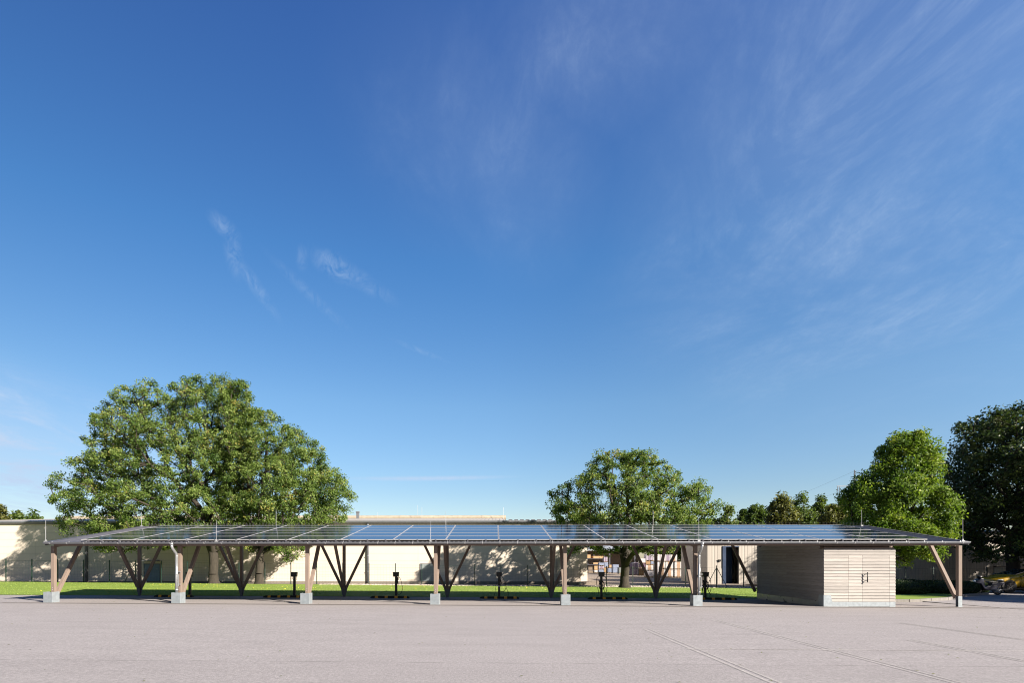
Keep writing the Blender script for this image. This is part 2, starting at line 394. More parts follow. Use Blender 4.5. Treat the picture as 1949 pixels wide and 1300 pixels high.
scene.view_settings.view_transform = 'Standard'; scene.view_settings.look = 'None'
scene.view_settings.exposure = 1.52; scene.view_settings.gamma = 1
scene.render.engine = 'CYCLES'
scene.cycles.use_denoising = True; scene.cycles.denoising_input_passes = 'RGB_ALBEDO_NORMAL'; scene.cycles.denoising_prefilter = 'ACCURATE'; scene.cycles.diffuse_bounces = 3; scene.cycles.use_adaptive_sampling = False; scene.cycles.sample_clamp_indirect = 4; scene.cycles.caustics_reflective = False; scene.cycles.caustics_refractive = False; scene.cycles.filter_width = 1.1
try: scene.cycles.denoiser = 'OPENIMAGEDENOISE'
except Exception: pass
scene.cycles.max_bounces = 8; scene.cycles.transparent_max_bounces = 8

# ------------------------------------------------------------------ ground
def sheet(mb, xs, ys, dz=0., zf=zg):
    n = len(xs); vs = [(x, y, zf(x, y) + dz) for y in ys for x in xs]
    mb.add(vs, [(j * n + i, j * n + i + 1, (j + 1) * n + i + 1, (j + 1) * n + i) for j in range(len(ys) - 1) for i in range(n - 1)])
    return mb
def span(a, b, n): return [a + (b - a) * i / n for i in range(n + 1)]
XE = 18.95
mb = MB(); sheet(mb, span(-110, XE, 20), [-40, 0, 10, 20.45, 20.5, 22, 24, 26.5]); sheet(mb, [XE + .06, 19.1, 30, 60, 110], [-40, 0, 10, 20.45, 20.5, 30, 50])
tag(mb.build('parking_lot', M['asphalt']), kind='structure')
PX0 = X(-60, 23) ; PX1 = X(1800, 23.5)
mb = MB(); sheet(mb, span(-18.4, 18.85, 24), [20.74, 22, 23, 24, 25, 26.45], .004)
tag(mb.build('carport_paving', M['paving']), kind='structure')
mb = MB(); sheet(mb, span(-19.0, 20.6, 24), [20.40, 20.5, 20.72], .0045)
tag(mb.build('drain_strip', M['drain']), kind='structure')
mb = MB(); sheet(mb, span(-110, XE, 60), [26.5] + span(27, 36.4, 10), .015); sheet(mb, span(-110, -10.5, 40), [36.4, 37, 37.6, 38.1], .015)
tag(mb.build('lawn', M['lawn']), kind='structure')
mb = MB(); sheet(mb, span(-110, XE, 40), [36.4, 37, 37.6, 38.2, 39.2, 40.3, 42.2], .004)
tag(mb.build('gravel_bank', M['gravel']), kind='structure')
mb = MB(); sheet(mb, [8.05, 12, XE, 40, 120], [42.2, 50, 70, 110], 0, lambda x, y: -.17 + .004)
mb.add([(XE, 26.5, -.4), (19.0, 26.5, -.4), (19.0, 42.2, -.5), (XE, 42.2, -.5)], [(0, 1, 2, 3)])
tag(mb.build('storage_yard', M['yard']), kind='structure')
mb = MB(); sheet(mb, span(-900, 900, 4), span(-300, 1500, 4), 0, lambda x, y: -1.2)
tag(mb.build('ground', M['dirt']), kind='structure')
# kerb edge between asphalt and lawn left of the carport
def gpt(u, v, dz=0.):
    """point of the front ground that the photo shows at (u, v)"""
    z = 0.
    for _ in range(6):
        Y = (EYE - z) * F / (v - V0) ; a = (u - U0) / F; y = Y * (ST * a + CT); x = Y * (CT * a - ST); z = zg(x, y)
    return Vector((x, y, z + dz))
def stripe(mb, p, q, wd):
    p, q = Vector(p), Vector(q); d = (q - p).normalized(); n = Vector((-d.y, d.x, 0)) * (wd / 2)
    k = 10; vs = []
    for i in range(k + 1):
        c = p.lerp(q, i / k)
        for s in (-1, 1): vs.append((c.x + n.x * s, c.y + n.y * s, zg(c.x, c.y) + .004))
    mb.add(vs, [(2 * i, 2 * i + 2, 2 * i + 3, 2 * i + 1) for i in range(k)])
mb = MB()
for (a, b_, off) in (((1225, 1198), (1480, 1306), .0), ((1355, 1181), (1830, 1305), 0), ((1725, 1219), (1990, 1268), 0), ((1705, 1186), (1990, 1225), 0)):
    p, q = gpt(*a), gpt(*b_)
    stripe(mb, p, q, .055); n = Vector((.13, 0, 0)); stripe(mb, p + n, q + n, .045)
p, q = gpt(1318, 1236), gpt(1985, 1240); q.y = p.y; stripe(mb, p, q, .05)
for u, v in ((1316, 1236), (1567, 1238), (1828, 1239)):
    p = gpt(u, v); stripe(mb, p + Vector((-.10, 0, 0)), p + Vector((.12, -.02, 0)), .07)
tag(mb.build('worn_bay_marking', M['mark']), kind='structure')
# lighter debris flecks on the paving
# ------------------------------------------------------------------ carport
Y1, Y2 = 21.04, 26.26
X3 = X(828.8, Y1); SP = 5.015
XC = [X3 + (k - 3) * SP for k in range(8)]
SL = .169
def zp(y): return 2.52 + SL * (y - 20.85)         # top plane of the panels
def zr(y): return zp(y) - .125                    # valley of the roof sheet
XL, XR = X(88.5, 20.72), X(1842, 20.72)
YE0, YE1 = 20.71, 26.40
cp = thing('carport', 'long timber carport on V shaped braces with a roof of solar panels', 'carport', ((XL + XR) / 2, 23.5, 0))
# trapezoid roof sheet: ribs run up the slope
mb = MB(); pitch = .1735; n = int((XR - XL) / pitch); prof = []
for i in range(n):
    x0 = XL + i * pitch
    prof += [(x0, 0), (x0 + .085, 0), (x0 + .105, .042), (x0 + .155, .042)]
prof.append((XL + n * pitch, 0)); k = len(prof)
vs = [(x, YE0, zr(YE0) + h) for x, h in prof] + [(x, YE1, zr(YE1) + h) for x, h in prof]
mb.add(vs, [(i, i + 1, k + i + 1, k + i) for i in range(k - 1)])
vs = [(x, YE0, zr(YE0) + h - .012) for x, h in prof] + [(x, YE1, zr(YE1) + h - .012) for x, h in prof]
mb.add(vs, [(k + i, k + i + 1, i + 1, i) for i in range(k - 1)])
roof = mb.build('roof', M['sheet'], cp)
for xa, xb in ((XL - .05, XL + .10), (XL + n * pitch - .10, XL + n * pitch + .05)):
    mb = MB(); mb.prism([(YE0, zr(YE0) + .045), (YE1 + .02, zr(YE1) + .045), (YE1 + .02, zr(YE1) + .058), (YE0, zr(YE0) + .058)], 'x', xa, xb)
    xo = xa if xa < 0 else xb - .012
    mb.prism([(YE0, zr(YE0) - .09), (YE1 + .02, zr(YE1) - .09), (YE1 + .02, zr(YE1) + .045), (YE0, zr(YE0) + .045)], 'x', xo, xo + .012)
    mb.build('verge_flashing', M['sheet'], roof)
mb = MB(); x = XL + .3
while x < XR - .2:
    for dx, lean in ((0, -.03), (.05, .03), (.10, 0)):
        h = 0
        mb.beam((x + dx, YE1 - .08, zr(YE1) + .03), (x + dx + lean, YE1 - .08 + lean, zr(YE1) + .195), .0035, .0035)
    x += .16
mb.build('bird_spike_strip', M['sheet'], roof)
# 16 x 5 solar panels
PW, PN = 2.0286, 1.03
c_ = 1 / math.sqrt(1 + SL * SL); s_ = SL * c_; ang = math.atan(SL)
wp, hp = PW - .012, PN / c_ - .012
XP0 = X(153.5, 20.85); YP0 = 20.85
g = MB(); fw = .022
g.add([(-wp / 2 + fw, -hp / 2 + fw, -.004), (wp / 2 - fw, -hp / 2 + fw, -.004), (wp / 2 - fw, hp / 2 - fw, -.004), (-wp / 2 + fw, hp / 2 - fw, -.004)], [(0, 1, 2, 3)])
fr = MB()
fr.box(-wp / 2, wp / 2, -hp / 2, -hp / 2 + fw, -.036, 0); fr.box(-wp / 2, wp / 2, hp / 2 - fw, hp / 2, -.036, 0)
fr.box(-wp / 2, -wp / 2 + fw, -hp / 2 + fw, hp / 2 - fw, -.036, -.0005); fr.box(wp / 2 - fw, wp / 2, -hp / 2 + fw, hp / 2 - fw, -.036, -.0005)
fr.box(-wp / 2 + fw, wp / 2 - fw, -hp / 2 + fw, hp / 2 - fw, -.034, -.030)
pan0 = g.build('solar_panel', M['glass'], cp, local=True); frm0 = fr.build('panel_frame', M['alu'], pan0, local=True)
first = True
for j in range(5):
    for i in range(16):
        yc = YP0 + (j + .5) * PN
        loc = Vector((XP0 + (i + .5) * PW, yc, zp(yc))) - Vector(cp.location)
        if first: a, first = pan0, False
        else:
            a = pan0.copy(); COL.objects.link(a); b_ = frm0.copy(); COL.objects.link(b_); b_.parent = a
        a.location = loc + Vector((0, 0, random.uniform(-.003, .003))); a.rotation_euler = (ang + random.uniform(-.0015, .0015), random.uniform(-.001, .001), 0)
# mounting rails and end clamps
mb = MB(); x = XP0 + .3; q = [.53, .70, .70]; i = 0
while x < XP0 + 16 * PW - .1:
    mb.beam((x, YP0 - .06, zp(YP0 - .06) - .062), (x, YP0 + 5 * PN + .04, zp(YP0 + 5 * PN + .04) - .062), .04, .045)
    mb.box(x - .025, x + .025, YP0 - .035, YP0 + .002, zp(YP0) - .05, zp(YP0) - .012); x += q[i % 3]; i += 1
mb.build('mounting_rail', M['sheet'], cp)
# gutter: half round trough with brackets
gx0, gx1, gy, gz, gr = X(83, 20.62), X(1845.5, 20.62), 20.64, 2.398, .068
mb = MB(); vs = []; na = 10
for rr in (gr, gr - .006):
    for xx in (gx0, gx1):
        vs += [(xx, gy - rr * math.cos(math.pi * a / na), gz - rr * math.sin(math.pi * a / na)) for a in range(na + 1)]
m_ = na + 1
mb.add(vs, [(a, a + 1, m_ + a + 1, m_ + a) for a in range(na)] + [(2 * m_ + a, 3 * m_ + a, 3 * m_ + a + 1, 2 * m_ + a + 1) for a in range(na)])
for xx in (gx0, gx1): mb.prism([(gy - gr * math.cos(math.pi * a / na), gz - gr * math.sin(math.pi * a / na)) for a in range(m_)], 'x', xx - .003, xx + .003)
mb.tube([(gx0, gy - gr, gz + .004), (gx1, gy - gr, gz + .004)], .011, 8)
gut = mb.build('gutter', M['gutter'], cp, smooth=True)
mb = MB(); x = gx0 + .25
while x < gx1:
    pts = [(x, gy - (gr + .004) * math.cos(math.pi * a / na), gz - (gr + .004) * math.sin(math.pi * a / na)) for a in range(m_)] + [(x, gy + gr + .01, gz + .05)]
    for a in range(len(pts) - 1): mb.beam(pts[a], pts[a + 1], .028, .004, up=(0, .3, 1))
    x += .665
mb.build('gutter_bracket', M['rod'], gut)
# long beams, rafters, purlins
mb = MB(); mb.box(XL + .1, XR - .12, 20.94, 21.18, 2.275, 2.375); mb.build('front_beam', M['dark_timber'], cp, bevel=.006)
mb = MB(); mb.box(XL + .1, XR - .12, Y2 - .08, Y2 + .08, zr(Y2) - .36, zr(Y2) - .10); mb.build('rear_beam', M['dark_timber'], cp, bevel=.006)
for xk in XC:
    mb = MB(); mb.beam((xk, 21.19, zr(21.19) - .13), (xk, Y2 - .09, zr(Y2 - .09) - .13), .12, .18); mb.build('rafter', M['dark_timber'], cp)
for yy in (22.3, 23.6, 24.9):
    mb = MB(); mb.box(XL + .1, XR - .12, yy - .04, yy + .04, zr(yy) - .05, zr(yy) - .004); mb.build('purlin', M['dark_timber'], cp)
# front columns with braces, galvanised foot boxes
for k, xk in enumerate(XC):
    g0 = zg(xk, 21.1); zb = g0 + .42
    if k == 6: continue                                # this frame stands inside the shed
    yc = Y1 + .068
    mb = MB(); mb.box(xk - .066, xk + .066, Y1, Y1 + .136, zb - (.30 if k < 7 else -.005), 2.274); mb.build('column', M['timber'], cp, bevel=.006)
    if k < 7:
        mb = MB(); mb.beam((xk, Y1 + .20, zb - .10), (xk, Y1 + 1.52, zr(22.5) - .2), .122, .122, up=(0, -1, 0))
        mb.build('brace', M['timber'], cp, bevel=.005)
        mb = MB(); h = zb
        for a, b_ in ((xk - .178, xk + .172),): 
            y0, y1 = Y1 - .225, Y1 + .125
            mb.box(a, b_, y0, y0 + .012, g0 - .05, h); mb.box(a, b_, y1, y1 + .012, g0 - .05, h)
            mb.box(a, a + .012, y0 + .012, y1, g0 - .05, h); mb.box(b_ - .012, b_, y0 + .012, y1, g0 - .05, h)
            mb.box(a + .012, b_ - .012, y0 + .012, y1, h - .05, h - .03)
        mb.build('foot_box', M['galv'], cp, bevel=.004)
        for z in (zb + .08, zb + .16): mb = MB(); mb.disc((xk, Y1 - .006, z), 'y', .014, .012, 10); mb.build('bolt', M['rod'], cp)
    else:
        mb = MB(); mb.beam((xk, Y1 + .20, zb - .08), (xk, Y1 + 1.52, zr(22.5) - .2), .122, .122, up=(0, -1, 0)); mb.build('brace', M['timber'], cp, bevel=.005)
        mb = MB(); mb.box(xk - .072, xk + .072, Y1 + .006, Y1 + .018, g0 - .05, zb - .002); mb.box(xk - .072, xk + .072, Y1 + .12, Y1 + .132, g0 - .05, zb - .002)
        mb.box(xk - .006, xk + .006, Y1 + .018, Y1 + .12, g0 - .05, zb - .002)
        mb.box(xk - .09, xk + .09, Y1 - .01, Y1 + .146, g0 - .02, g0 + .012)
        mb.build('post_shoe', M['galv'], cp)
# rear posts: one upright, two side braces, one brace forward, dark steel shoe
for k, xk in enumerate(XC):
    if k in (6, 7): 
        if k == 6:
            continue
    g0 = zg(min(xk, 18.9), Y2); zt = zr(Y2) - .362; zs = g0 + .50
    mb = MB(); mb.box(xk - .065, xk + .065, Y2 - .065, Y2 + .065, zs - .10, zt); mb.build('rear_column', M['dark_timber'], cp, bevel=.005)
    for sgn in (-1, 1):
        mb = MB(); mb.beam((xk + sgn * .10, Y2, zs - .05), (xk + sgn * (.10 + .49 * (zt - zs)), Y2, zt + .0), .115, .115, up=(0, -1, 0)); mb.build('side_brace', M['dark_timber'], cp, bevel=.005)
    mb = MB(); mb.beam((xk, Y2 - .10, zs - .05), (xk, Y2 - 1.85, zr(Y2 - 1.85) - .06), .115, .115, up=(0, -1, 0)); mb.build('forward_brace', M['dark_timber'], cp, bevel=.005)
    mb = MB(); mb.box(xk - .05, xk + .05, Y2 - .05, Y2 + .05, g0 - .05, zs - .10)
    mb.prism([(xk - .06, g0 + .02), (xk + .06, g0 + .02), (xk + .19, zs + .02), (xk - .19, zs + .02)], 'y', Y2 - .008, Y2 + .008)
    mb.box(xk - .10, xk + .10, Y2 - .10, Y2 + .10, g0 - .03, g0 + .015)
    mb.build('post_shoe', M['steelgrey'], cp)
# a brace of the frame hidden by the shed comes out beside it
xk = XC[6]; g0 = zg(xk, Y2); zt = zr(Y2) - .362
mb = MB(); mb.beam((xk - .30, Y2 - .05, g0 + .36), (xk - .30 - .49 * 2.6, Y2 - .05, g0 + .36 + 2.6), .115, .115, up=(0, -1, 0)); mb.build('side_brace', M['dark_timber'], cp, bevel=.005)
# downpipes
for k, dx in ((1, -.045), (5, .085)):
    xk = XC[k] + dx; g0 = zg(xk, 21); yp = Y1 - .09
    mb = MB()
    mb.tube([(xk, gy - .005, gz - .02), (xk, gy - .005, gz - .10)], [.085, .055], 14)
    mb.tube([(xk, gy - .005, gz - .10), (xk, gy - .005, gz - .16), (xk, gy + .05, gz - .24), (xk, yp - .06, gz - .40), (xk, yp, gz - .48), (xk, yp, gz - .56)], .049, 14)
    mb.tube([(xk, yp, gz - .55), (xk, yp, g0 + .40)], .052, 14)
    for z in (gz - .56, g0 + 1.1, g0 + .5): mb.tube([(xk, yp, z), (xk, yp, z + .05)], .059, 14)
    dp = mb.build('downpipe', M['zinc'], cp, smooth=True)
    mb = MB()
    for z in (g0 + .72, g0 + 1.2): mb.box(xk + .05, xk + .14, yp - .01, yp + .05, z, z + .03); 
    mb.tube([(xk + .085, yp - .02, g0 + .66), (xk + .085, yp - .02, g0 + 1.12)], .012, 8)
    mb.build('pipe_clamp', M['zinc'], dp)
# lightning rods
for u, vt, vb in ((87, 991, 1031), (411.6, 990, 1031), (819.7, 992, 1031), (1330, 989, 1031), (1832.5, 986, 1029)):
    p = at(u, vb, 20.78); t = at(u, vt, 20.78); z0 = zr(20.78) + .04
    mb = MB(); mb.tube([(p.x, 20.78, z0), (p.x, 20.78, t.z - .25)], .0075, 8); mb.tube([(p.x, 20.78, t.z - .25), (p.x, 20.78, t.z)], .005, 6)
    mb.box(p.x - .05, p.x + .05, 20.74, 20.82, z0, z0 + .035); mb.box(p.x - .018, p.x + .018, 20.765, 20.795, z0 + .035, z0 + .09)
    mb.build('lightning_rod', M['rod'], cp)
for u, vt in ((269.5, 975), (525.5, 971), (848.5, 974), (1243, 972), (1640, 971)):
    t = at(u, vt, 26.3); z0 = zr(26.3) + .04
    mb = MB(); mb.tube([(t.x, 26.3, z0), (t.x, 26.3, t.z - .25)], .009, 8); mb.tube([(t.x, 26.3, t.z - .25), (t.x, 26.3, t.z)], .006, 6)
    mb.box(t.x - .05, t.x + .05, 26.26, 26.34, z0, z0 + .035); mb.build('lightning_rod', M['rod'], cp)
for u in (950.5, 1447):
    Yc = 21.6 if u < 1000 else 22.2
    x = X(u, Yc); z = Z(u, 1038, Yc)
    t = thing('security_camera', 'small black dome camera hanging under the carport beam between the fourth and fifth columns' if u < 1000 else 'small black camera hanging under the carport beam beside the timber shed', 'camera', (x, Yc, z), 'cameras under the carport')
    mb = MB(); mb.box(x - .045, x + .045, Yc - .045, Yc + .045, z - .01, zr(Yc) - .005); mb.build('mount', M['black'], t)
    mb = MB(); mb.ball((x, Yc, z - .03), .052, 12, 8); mb.build('dome', M['black'], t, smooth=True)

# ------------------------------------------------------------------ timber shed under the roof
SX0, SX1, SY0, SY1 = X(1568, 20.9), X(1704, 20.9), 20.9, 26.18
sh = thing('timber_shed', 'grey weathered larch shed with horizontal boards and a double door under the carport', 'shed', ((SX0 + SX1) / 2, SY0, -.06))
gz0 = zg(SX0, 21) ; pz = .137; PITCH = .1185
def top(y): return min(zr(y) - .02, 2.27 if y < 21.2 else 9)
mbF, mbL, mbR, mbB = MB(), MB(), MB(), MB()
core = MB(); core.box(SX0 + .03, SX1 - .03, SY0 + .03, SY1 - .03, -.25, 2.20)
core.prism([(SY0 + .33, 2.20), (SY1 - .03, 2.20), (SY1 - .03, zr(SY1) - .05), (SY0 + .33, zr(SY0 + .33) - .05)], 'x', SX0 + .03, SX1 - .03)
core.build('inner_wall', M['dark_timber'], sh)
def lap(mb, p, q, out, z, h, ti):
    """one board from p to q, tipped so that its lower edge stands proud"""
    p, q, o = Vector((p[0], p[1], 0)), Vector((q[0], q[1], 0)), Vector((out[0], out[1], 0))
    vs = []
    for e in (p, q):
        for dd, zz_ in ((-.028, z), (.019, z), (.0, z + h), (-.028, z + h)): vs.append(e + o * dd + Vector((0, 0, zz_)))
    mb.add(vs, [(0, 1, 2, 3), (7, 6, 5, 4), (0, 4, 5, 1), (1, 5, 6, 2), (2, 6, 7, 3), (3, 7, 4, 0)], 0, ti)
dx0, dx1, dx2 = X(1614.8, 20.9), X(1641.7, 20.9), X(1692.5, 20.9)
zd = Z(1640, 1054.5, 20.9)
doors = [MB(), MB()]
z = pz; row = 0
while z < 3.1:
    h = PITCH - .007
    if z + h < 2.25:
        b1 = rng.random(4)
        if z + h < zd:
            lap(mbF, (SX0, SY0), (dx0 - .007, SY0), (0, -1), z, h, b1[0]); lap(mbF, (dx2 + .007, SY0), (SX1, SY0), (0, -1), z, h, b1[3])
            lap(doors[0], (dx0, SY0), (dx1 - .008, SY0), (0, -1), z, h, .35 + .65 * b1[1]); lap(doors[1], (dx1, SY0), (dx2, SY0), (0, -1), z, h, .5 * b1[2] + .15)
        else: lap(mbF, (SX0, SY0), (SX1, SY0), (0, -1), z, h, b1[0])
    ys = SY0 if z + h < 2.25 else max(21.2, (z + h + .04 + .125 - 2.52) / SL + 20.85)
    if ys < SY1 - .1:
        cut = ys + (SY1 - ys) * random.choice((.35, .5, .62, 1)); tt = rng.random(2) * .8
        lap(mbL, (SX0, SY1), (SX0, cut), (-1, 0), z, h, tt[0])
        if cut > ys + .01: lap(mbL, (SX0, cut - .003), (SX0, ys), (-1, 0), z, h, tt[1])
        lap(mbR, (SX1, ys), (SX1, SY1), (1, 0), z, h, rng.random()); lap(mbB, (SX1, SY1), (SX0, SY1), (0, 1), z, h, rng.random())
    z += PITCH; row += 1
for nm, mbx in (('front_cladding', mbF), ('side_cladding', mbL), ('side_cladding', mbR), ('rear_cladding', mbB)): mbx.build(nm, M['boards'], sh, tint=True)
ds = [doors[k].build('door', M['boards'], sh, tint=True) for k in (0, 1)]
mb = MB(); hx = X(1651.2, 20.8); zt_, zb_ = Z(1651, 1089.8, 20.81), Z(1651, 1109, 20.81)
mb.tube([(hx, 20.80, zb_), (hx, 20.80, zt_)], .017, 10)
for z in (zb_ + .07, zt_ - .07): mb.tube([(hx, 20.80, z), (hx, 20.885, z)], .012, 8)
mb.build('handle', M['black'], ds[1], smooth=True)
mb = MB(); mb.box(SX0 - .002, SX1 - .02, SY0 - .012, SY0 + .028, 2.13 + .125, 2.272); mb.build('fascia', M['dark_timber'], sh)
zt_ = pz - .004
mb = MB(); mb.box(SX0 + .14, dx0 - .003, SY0 - .010, SY0 + .028, -.25, zt_); mb.build('plinth', M['galv'], sh); mb = MB(); mb.box(dx2 + .003, SX1, SY0 - .010, SY0 + .028, -.25, zt_); mb.build('plinth', M['galv'], sh)
for k, (a, b_) in enumerate(((dx0, dx1 - .003), (dx1, dx2))):
    mb = MB(); mb.box(a, b_, SY0 - .008, SY0 + .028, -.05, zt_); mb.build('kick_plate', M['galv'], ds[k])
mb = MB(); mb.box(SX0 - .012, SX0 + .028, SY0 + .12, SY1, -.3, zt_); mb.build('plinth', M['zinc'], sh)
mb = MB(); ct = Z(1570, 1133, 20.87)
mb.prism([(SX0 - .022, -.2), (SX0 + .36, -.2), (SX0 + .245, ct), (SX0 - .022, ct)], 'y', SY0 - .030, SY0 - .020)
mb.prism([(SY0 - .020, -.2), (SY0 + .40, -.2), (SY0 + .26, ct), (SY0 - .020, ct)], 'x', SX0 - .034, SX0 - .022)
mb.build('corner_plate', M['galv'], sh)

# ------------------------------------------------------------------ charging posts and wheel stops
chargers = [(361.5, 0, 'charging post seen behind the slanted brace of the second column, no cable in view'),
            (560.5, 1, 'black charging post just before the third column, short cable ends under its box'),
            (754, 2, 'black charging post with a single cable looping down beside the fourth bay wall door'),
            (950, 3, 'black charging post standing right under the dome camera, thin cables on both sides'),
            (1144.5, 4, 'black charging post with two big hanging cable loops near the lone oak trunk'),
            (1342, 5, 'black charging post in front of the white van, cables wound on both sides')]
chargers[2] = (754, 2, 'black charging post with one long cable loop, standing beside the grey wall door')
chargers[3] = (950, 3, 'black charging post standing under the dome camera, thin cables on both sides')
for u, kind, lab in chargers:
    Yc = 26.62; x = X(u, Yc); g0 = zg(x, Yc) - .005; zt = Z(u, 1089.8, Yc); zbx = Z(u, 1098.2, Yc)
    t = thing('charging_post', lab, 'charging post', (x, Yc, g0), 'charging posts along the lawn')
    mb = MB(); mb.box(x - .055, x + .055, Yc - .05, Yc + .05, g0, zbx); mb.box(x - .13, x + .13, Yc - .11, Yc + .11, g0 - .01, g0 + .014)
    mb.build('post', M['black'], t, bevel=.006)
    mb = MB(); mb.prism([(x - .125, zbx), (x + .125, zbx), (x + .142, zt), (x - .142, zt)], 'y', Yc - .14, Yc + .06)
    mb.prism([(x - .15, zt), (x + .15, zt), (x + .14, zt + .012), (x - .14, zt + .012)], 'y', Yc - .15, Yc + .07)
    mb.box(x - .07, x + .07, Yc - .146, Yc - .141, zbx + .06, zt - .04); mb.build('charger_box', M['black'], t, bevel=.008)
    def cable(pts, r=.012):
        # smooth hanging curve through the points
        P = [Vector((x + a, Yc + c_, zt + b)) for a, b, c_ in pts]; out = []
        for i in range(len(P) - 1):
            p0, p1, p2, p3 = P[max(i - 1, 0)], P[i], P[i + 1], P[min(i + 2, len(P) - 1)]
            for j in range(6):
                q = j / 6; out.append(.5 * ((2 * p1) + (p2 - p0) * q + (2 * p0 - 5 * p1 + 4 * p2 - p3) * q * q + (3 * p1 - p0 - 3 * p2 + p3) * q ** 3))
        out.append(P[-1]); m_ = MB(); m_.tube(out, r, 7); return m_.build('cable', M['cable'], t, smooth=True)
    def plug(a, b):
        m_ = MB(); m_.tube([(x + a, Yc - .05, zt + b), (x + a + .025, Yc - .07, zt + b - .10), (x + a + .05, Yc - .08, zt + b - .22)], [.035, .032, .018], 9); m_.build('plug', M['black'], t, smooth=True)
    if kind == 1: cable([(-.10, -.21, 0), (-.11, -.30, 0), (-.07, -.36, 0)], .010); cable([(.10, -.21, 0), (.115, -.33, 0), (.105, -.39, 0)], .010)
    if kind in (2,):
        plug(.06, -.36); cable([(.12, -.2, -.03), (.22, -.34, -.05), (.30, -.62, -.05), (.31, -.86, -.04), (.22, -1.06, -.04), (.10, -1.09, 0), (.06, -1.0, .0)])
        mb = MB(); mb.box(x + .055, x + .12, Yc - .05, Yc + .02, zt - .38, zt - .24); mb.build('plug_holder', M['black'], t)
    if kind == 3:
        plug(.06, -.35); cable([(.12, -.18, -.03), (.20, -.32, -.05), (.32, -.6, -.05), (.33, -.74, -.05), (.25, -.92, -.05), (.06, -.93, -.03)])
        cable([(.30, -.55, -.05), (.36, -.80, -.05), (.46, -1.0, -.05), (.44, -1.17, -.05)], .010); cable([(-.10, -.3, 0), (-.16, -.72, -.04), (-.23, -1.13, -.05)], .009)
        mb = MB(); mb.box(x - .055, x + .02, Yc - .065, Yc - .05, zt - .72, zt - .65); mb.build('socket', M['white'], t)
    if kind in (4, 5):
        for s in (-1, 1): cable([(s * .11, -.19, -.03), (s * .20, -.24, -.05), (s * .25, -.42, -.05), (s * .22, -.66, -.05), (s * .15, -.9 - .1 * (s > 0), -.05), (s * .18 + .05, -1.02, -.05)] if s < 0 else
                               [(.11, -.19, -.03), (.20, -.26, -.05), (.25, -.5, -.05), (.27, -.75, -.05), (.20, -1.0, -.05), (.10, -.80, -.04), (.07, -.6, -.03)], .013)
        cable([(-.06, -.45, -.08), (-.12, -.6, -.09), (-.08, -.80, -.09), (.08, -.80, -.09), (.12, -.6, -.09), (.04, -.42, -.08)], .024)
        cable([(.08, -.75, -.08), (.16, -.98, -.08), (.27, -1.10, -.07)], .012); plug(-.11, -.40)
        if kind == 5: plug(-.19, -.68)
stops = [(331, 'rubber wheel stop half hidden behind the second foot box'), (538.5, 'rubber wheel stop partly hidden behind the third foot box'),
         (742.5, 'rubber wheel stop by the post with one long cable loop'), (950.5, 'rubber wheel stop under the dome camera'),
         (1156.5, 'rubber wheel stop near the lone oak trunk'), (1364, 'rubber wheel stop between the last downpipe and the timber shed')]
for u, lab in stops:
    Yc = 25.35; x = X(u, Yc); g0 = zg(x, Yc) + .004; L = .915
    t = thing('wheel_stop', 'low black ' + lab + ' with amber stripes', 'wheel stop', (x, Yc, g0), 'black and amber wheel stops under the carport')
    mb = MB()
    prof = [(-.075, 0), (.075, 0), (.075, .03), (.045, .10), (-.045, .10), (-.075, .03)]
    cuts = [-L]; seg = [(-.70, -.56), (-.24, -.10), (.22, .36), (.66, .80)]
    xs = [-L, -L + .10] + [q for s in seg for q in s] + [L - .10, L]
    for i in range(len(xs) - 1):
        a, b = xs[i], xs[i + 1]; isy = (a, b) in seg
        ha = .45 if i == 0 else 1; hb = .45 if i == len(xs) - 2 else 1
        vs = [(x + a, Yc + p, g0 + q * ha) for p, q in prof] + [(x + b, Yc + p, g0 + q * hb) for p, q in prof]
        fs = [(j, (j + 1) % 6, (j + 1) % 6 + 6, j + 6) for j in range(6)]
        if i == 0: fs.append((5, 4, 3, 2, 1, 0))
        if i == len(xs) - 2: fs.append((6, 7, 8, 9, 10, 11))
        mb.add(vs, fs, 1 if isy else 0)
    mb.build('rubber_body', [M['rubber'], M['yellow']], t)
    if u == 742.5 or u == 331:
        m_ = MB(); m_.box(x + L + .001, x + L + .03, Yc - .05, Yc + .05, g0, g0 + .05) if u == 742.5 else m_.box(x - L - .03, x - L - .001, Yc - .05, Yc + .05, g0, g0 + .05); m_.build('end_cap', M['galv'], t)

# ------------------------------------------------------------------ long cream warehouse
WY = 42.0; WX0, WX1 = X(-75, WY), X(1118, WY)
wh = thing('warehouse', 'long cream clad warehouse with a pale roof behind the lawn', 'warehouse', ((WX0 + WX1) / 2, WY, -.2))
EV = Z(900, 991, WY - .2)
mb = MB(); mb.box(WX0, WX1, WY, WY + 24, -.9, EV - .12); mb.build('wall', M['cream'], wh)
mb = MB(); mb.box(WX0 - .1, WX1 - .5, WY - .012, WY - .002, -.9, .055); mb.build('plinth', M['gravel'], wh)
M['roofpale'] = cladding('pale_fibre_roof', (.40, .365, .315), 'X', .30, .6)
M['ridge'] = mat('ridge_skylight', (.33, .285, .22), .6, scale=3, amt=.18)
XM = X(960, WY + 5); RY = 52.0; RZ = Z(900, 986.8, RY)
mb = MB()
mb.prism([(WY - .25, EV), (RY, RZ), (RY + 10, RZ - .6), (WY + 24, EV - .1), (WY + 24, EV - .22), (WY - .25, EV - .04)], 'x', WX0, XM)
RZ2 = Z(1000, 988.6, RY)
mb.prism([(WY - .25, EV), (RY, RZ2 - .14), (WY + 24, EV - .2), (WY + 24, EV - .3), (WY - .25, EV - .04)], 'x', XM + .01, WX1 + .2)
wr = mb.build('roof', M['roofpale'], wh)
mb = MB(); x = WX0 + .2; i = 0; sl_ = .46
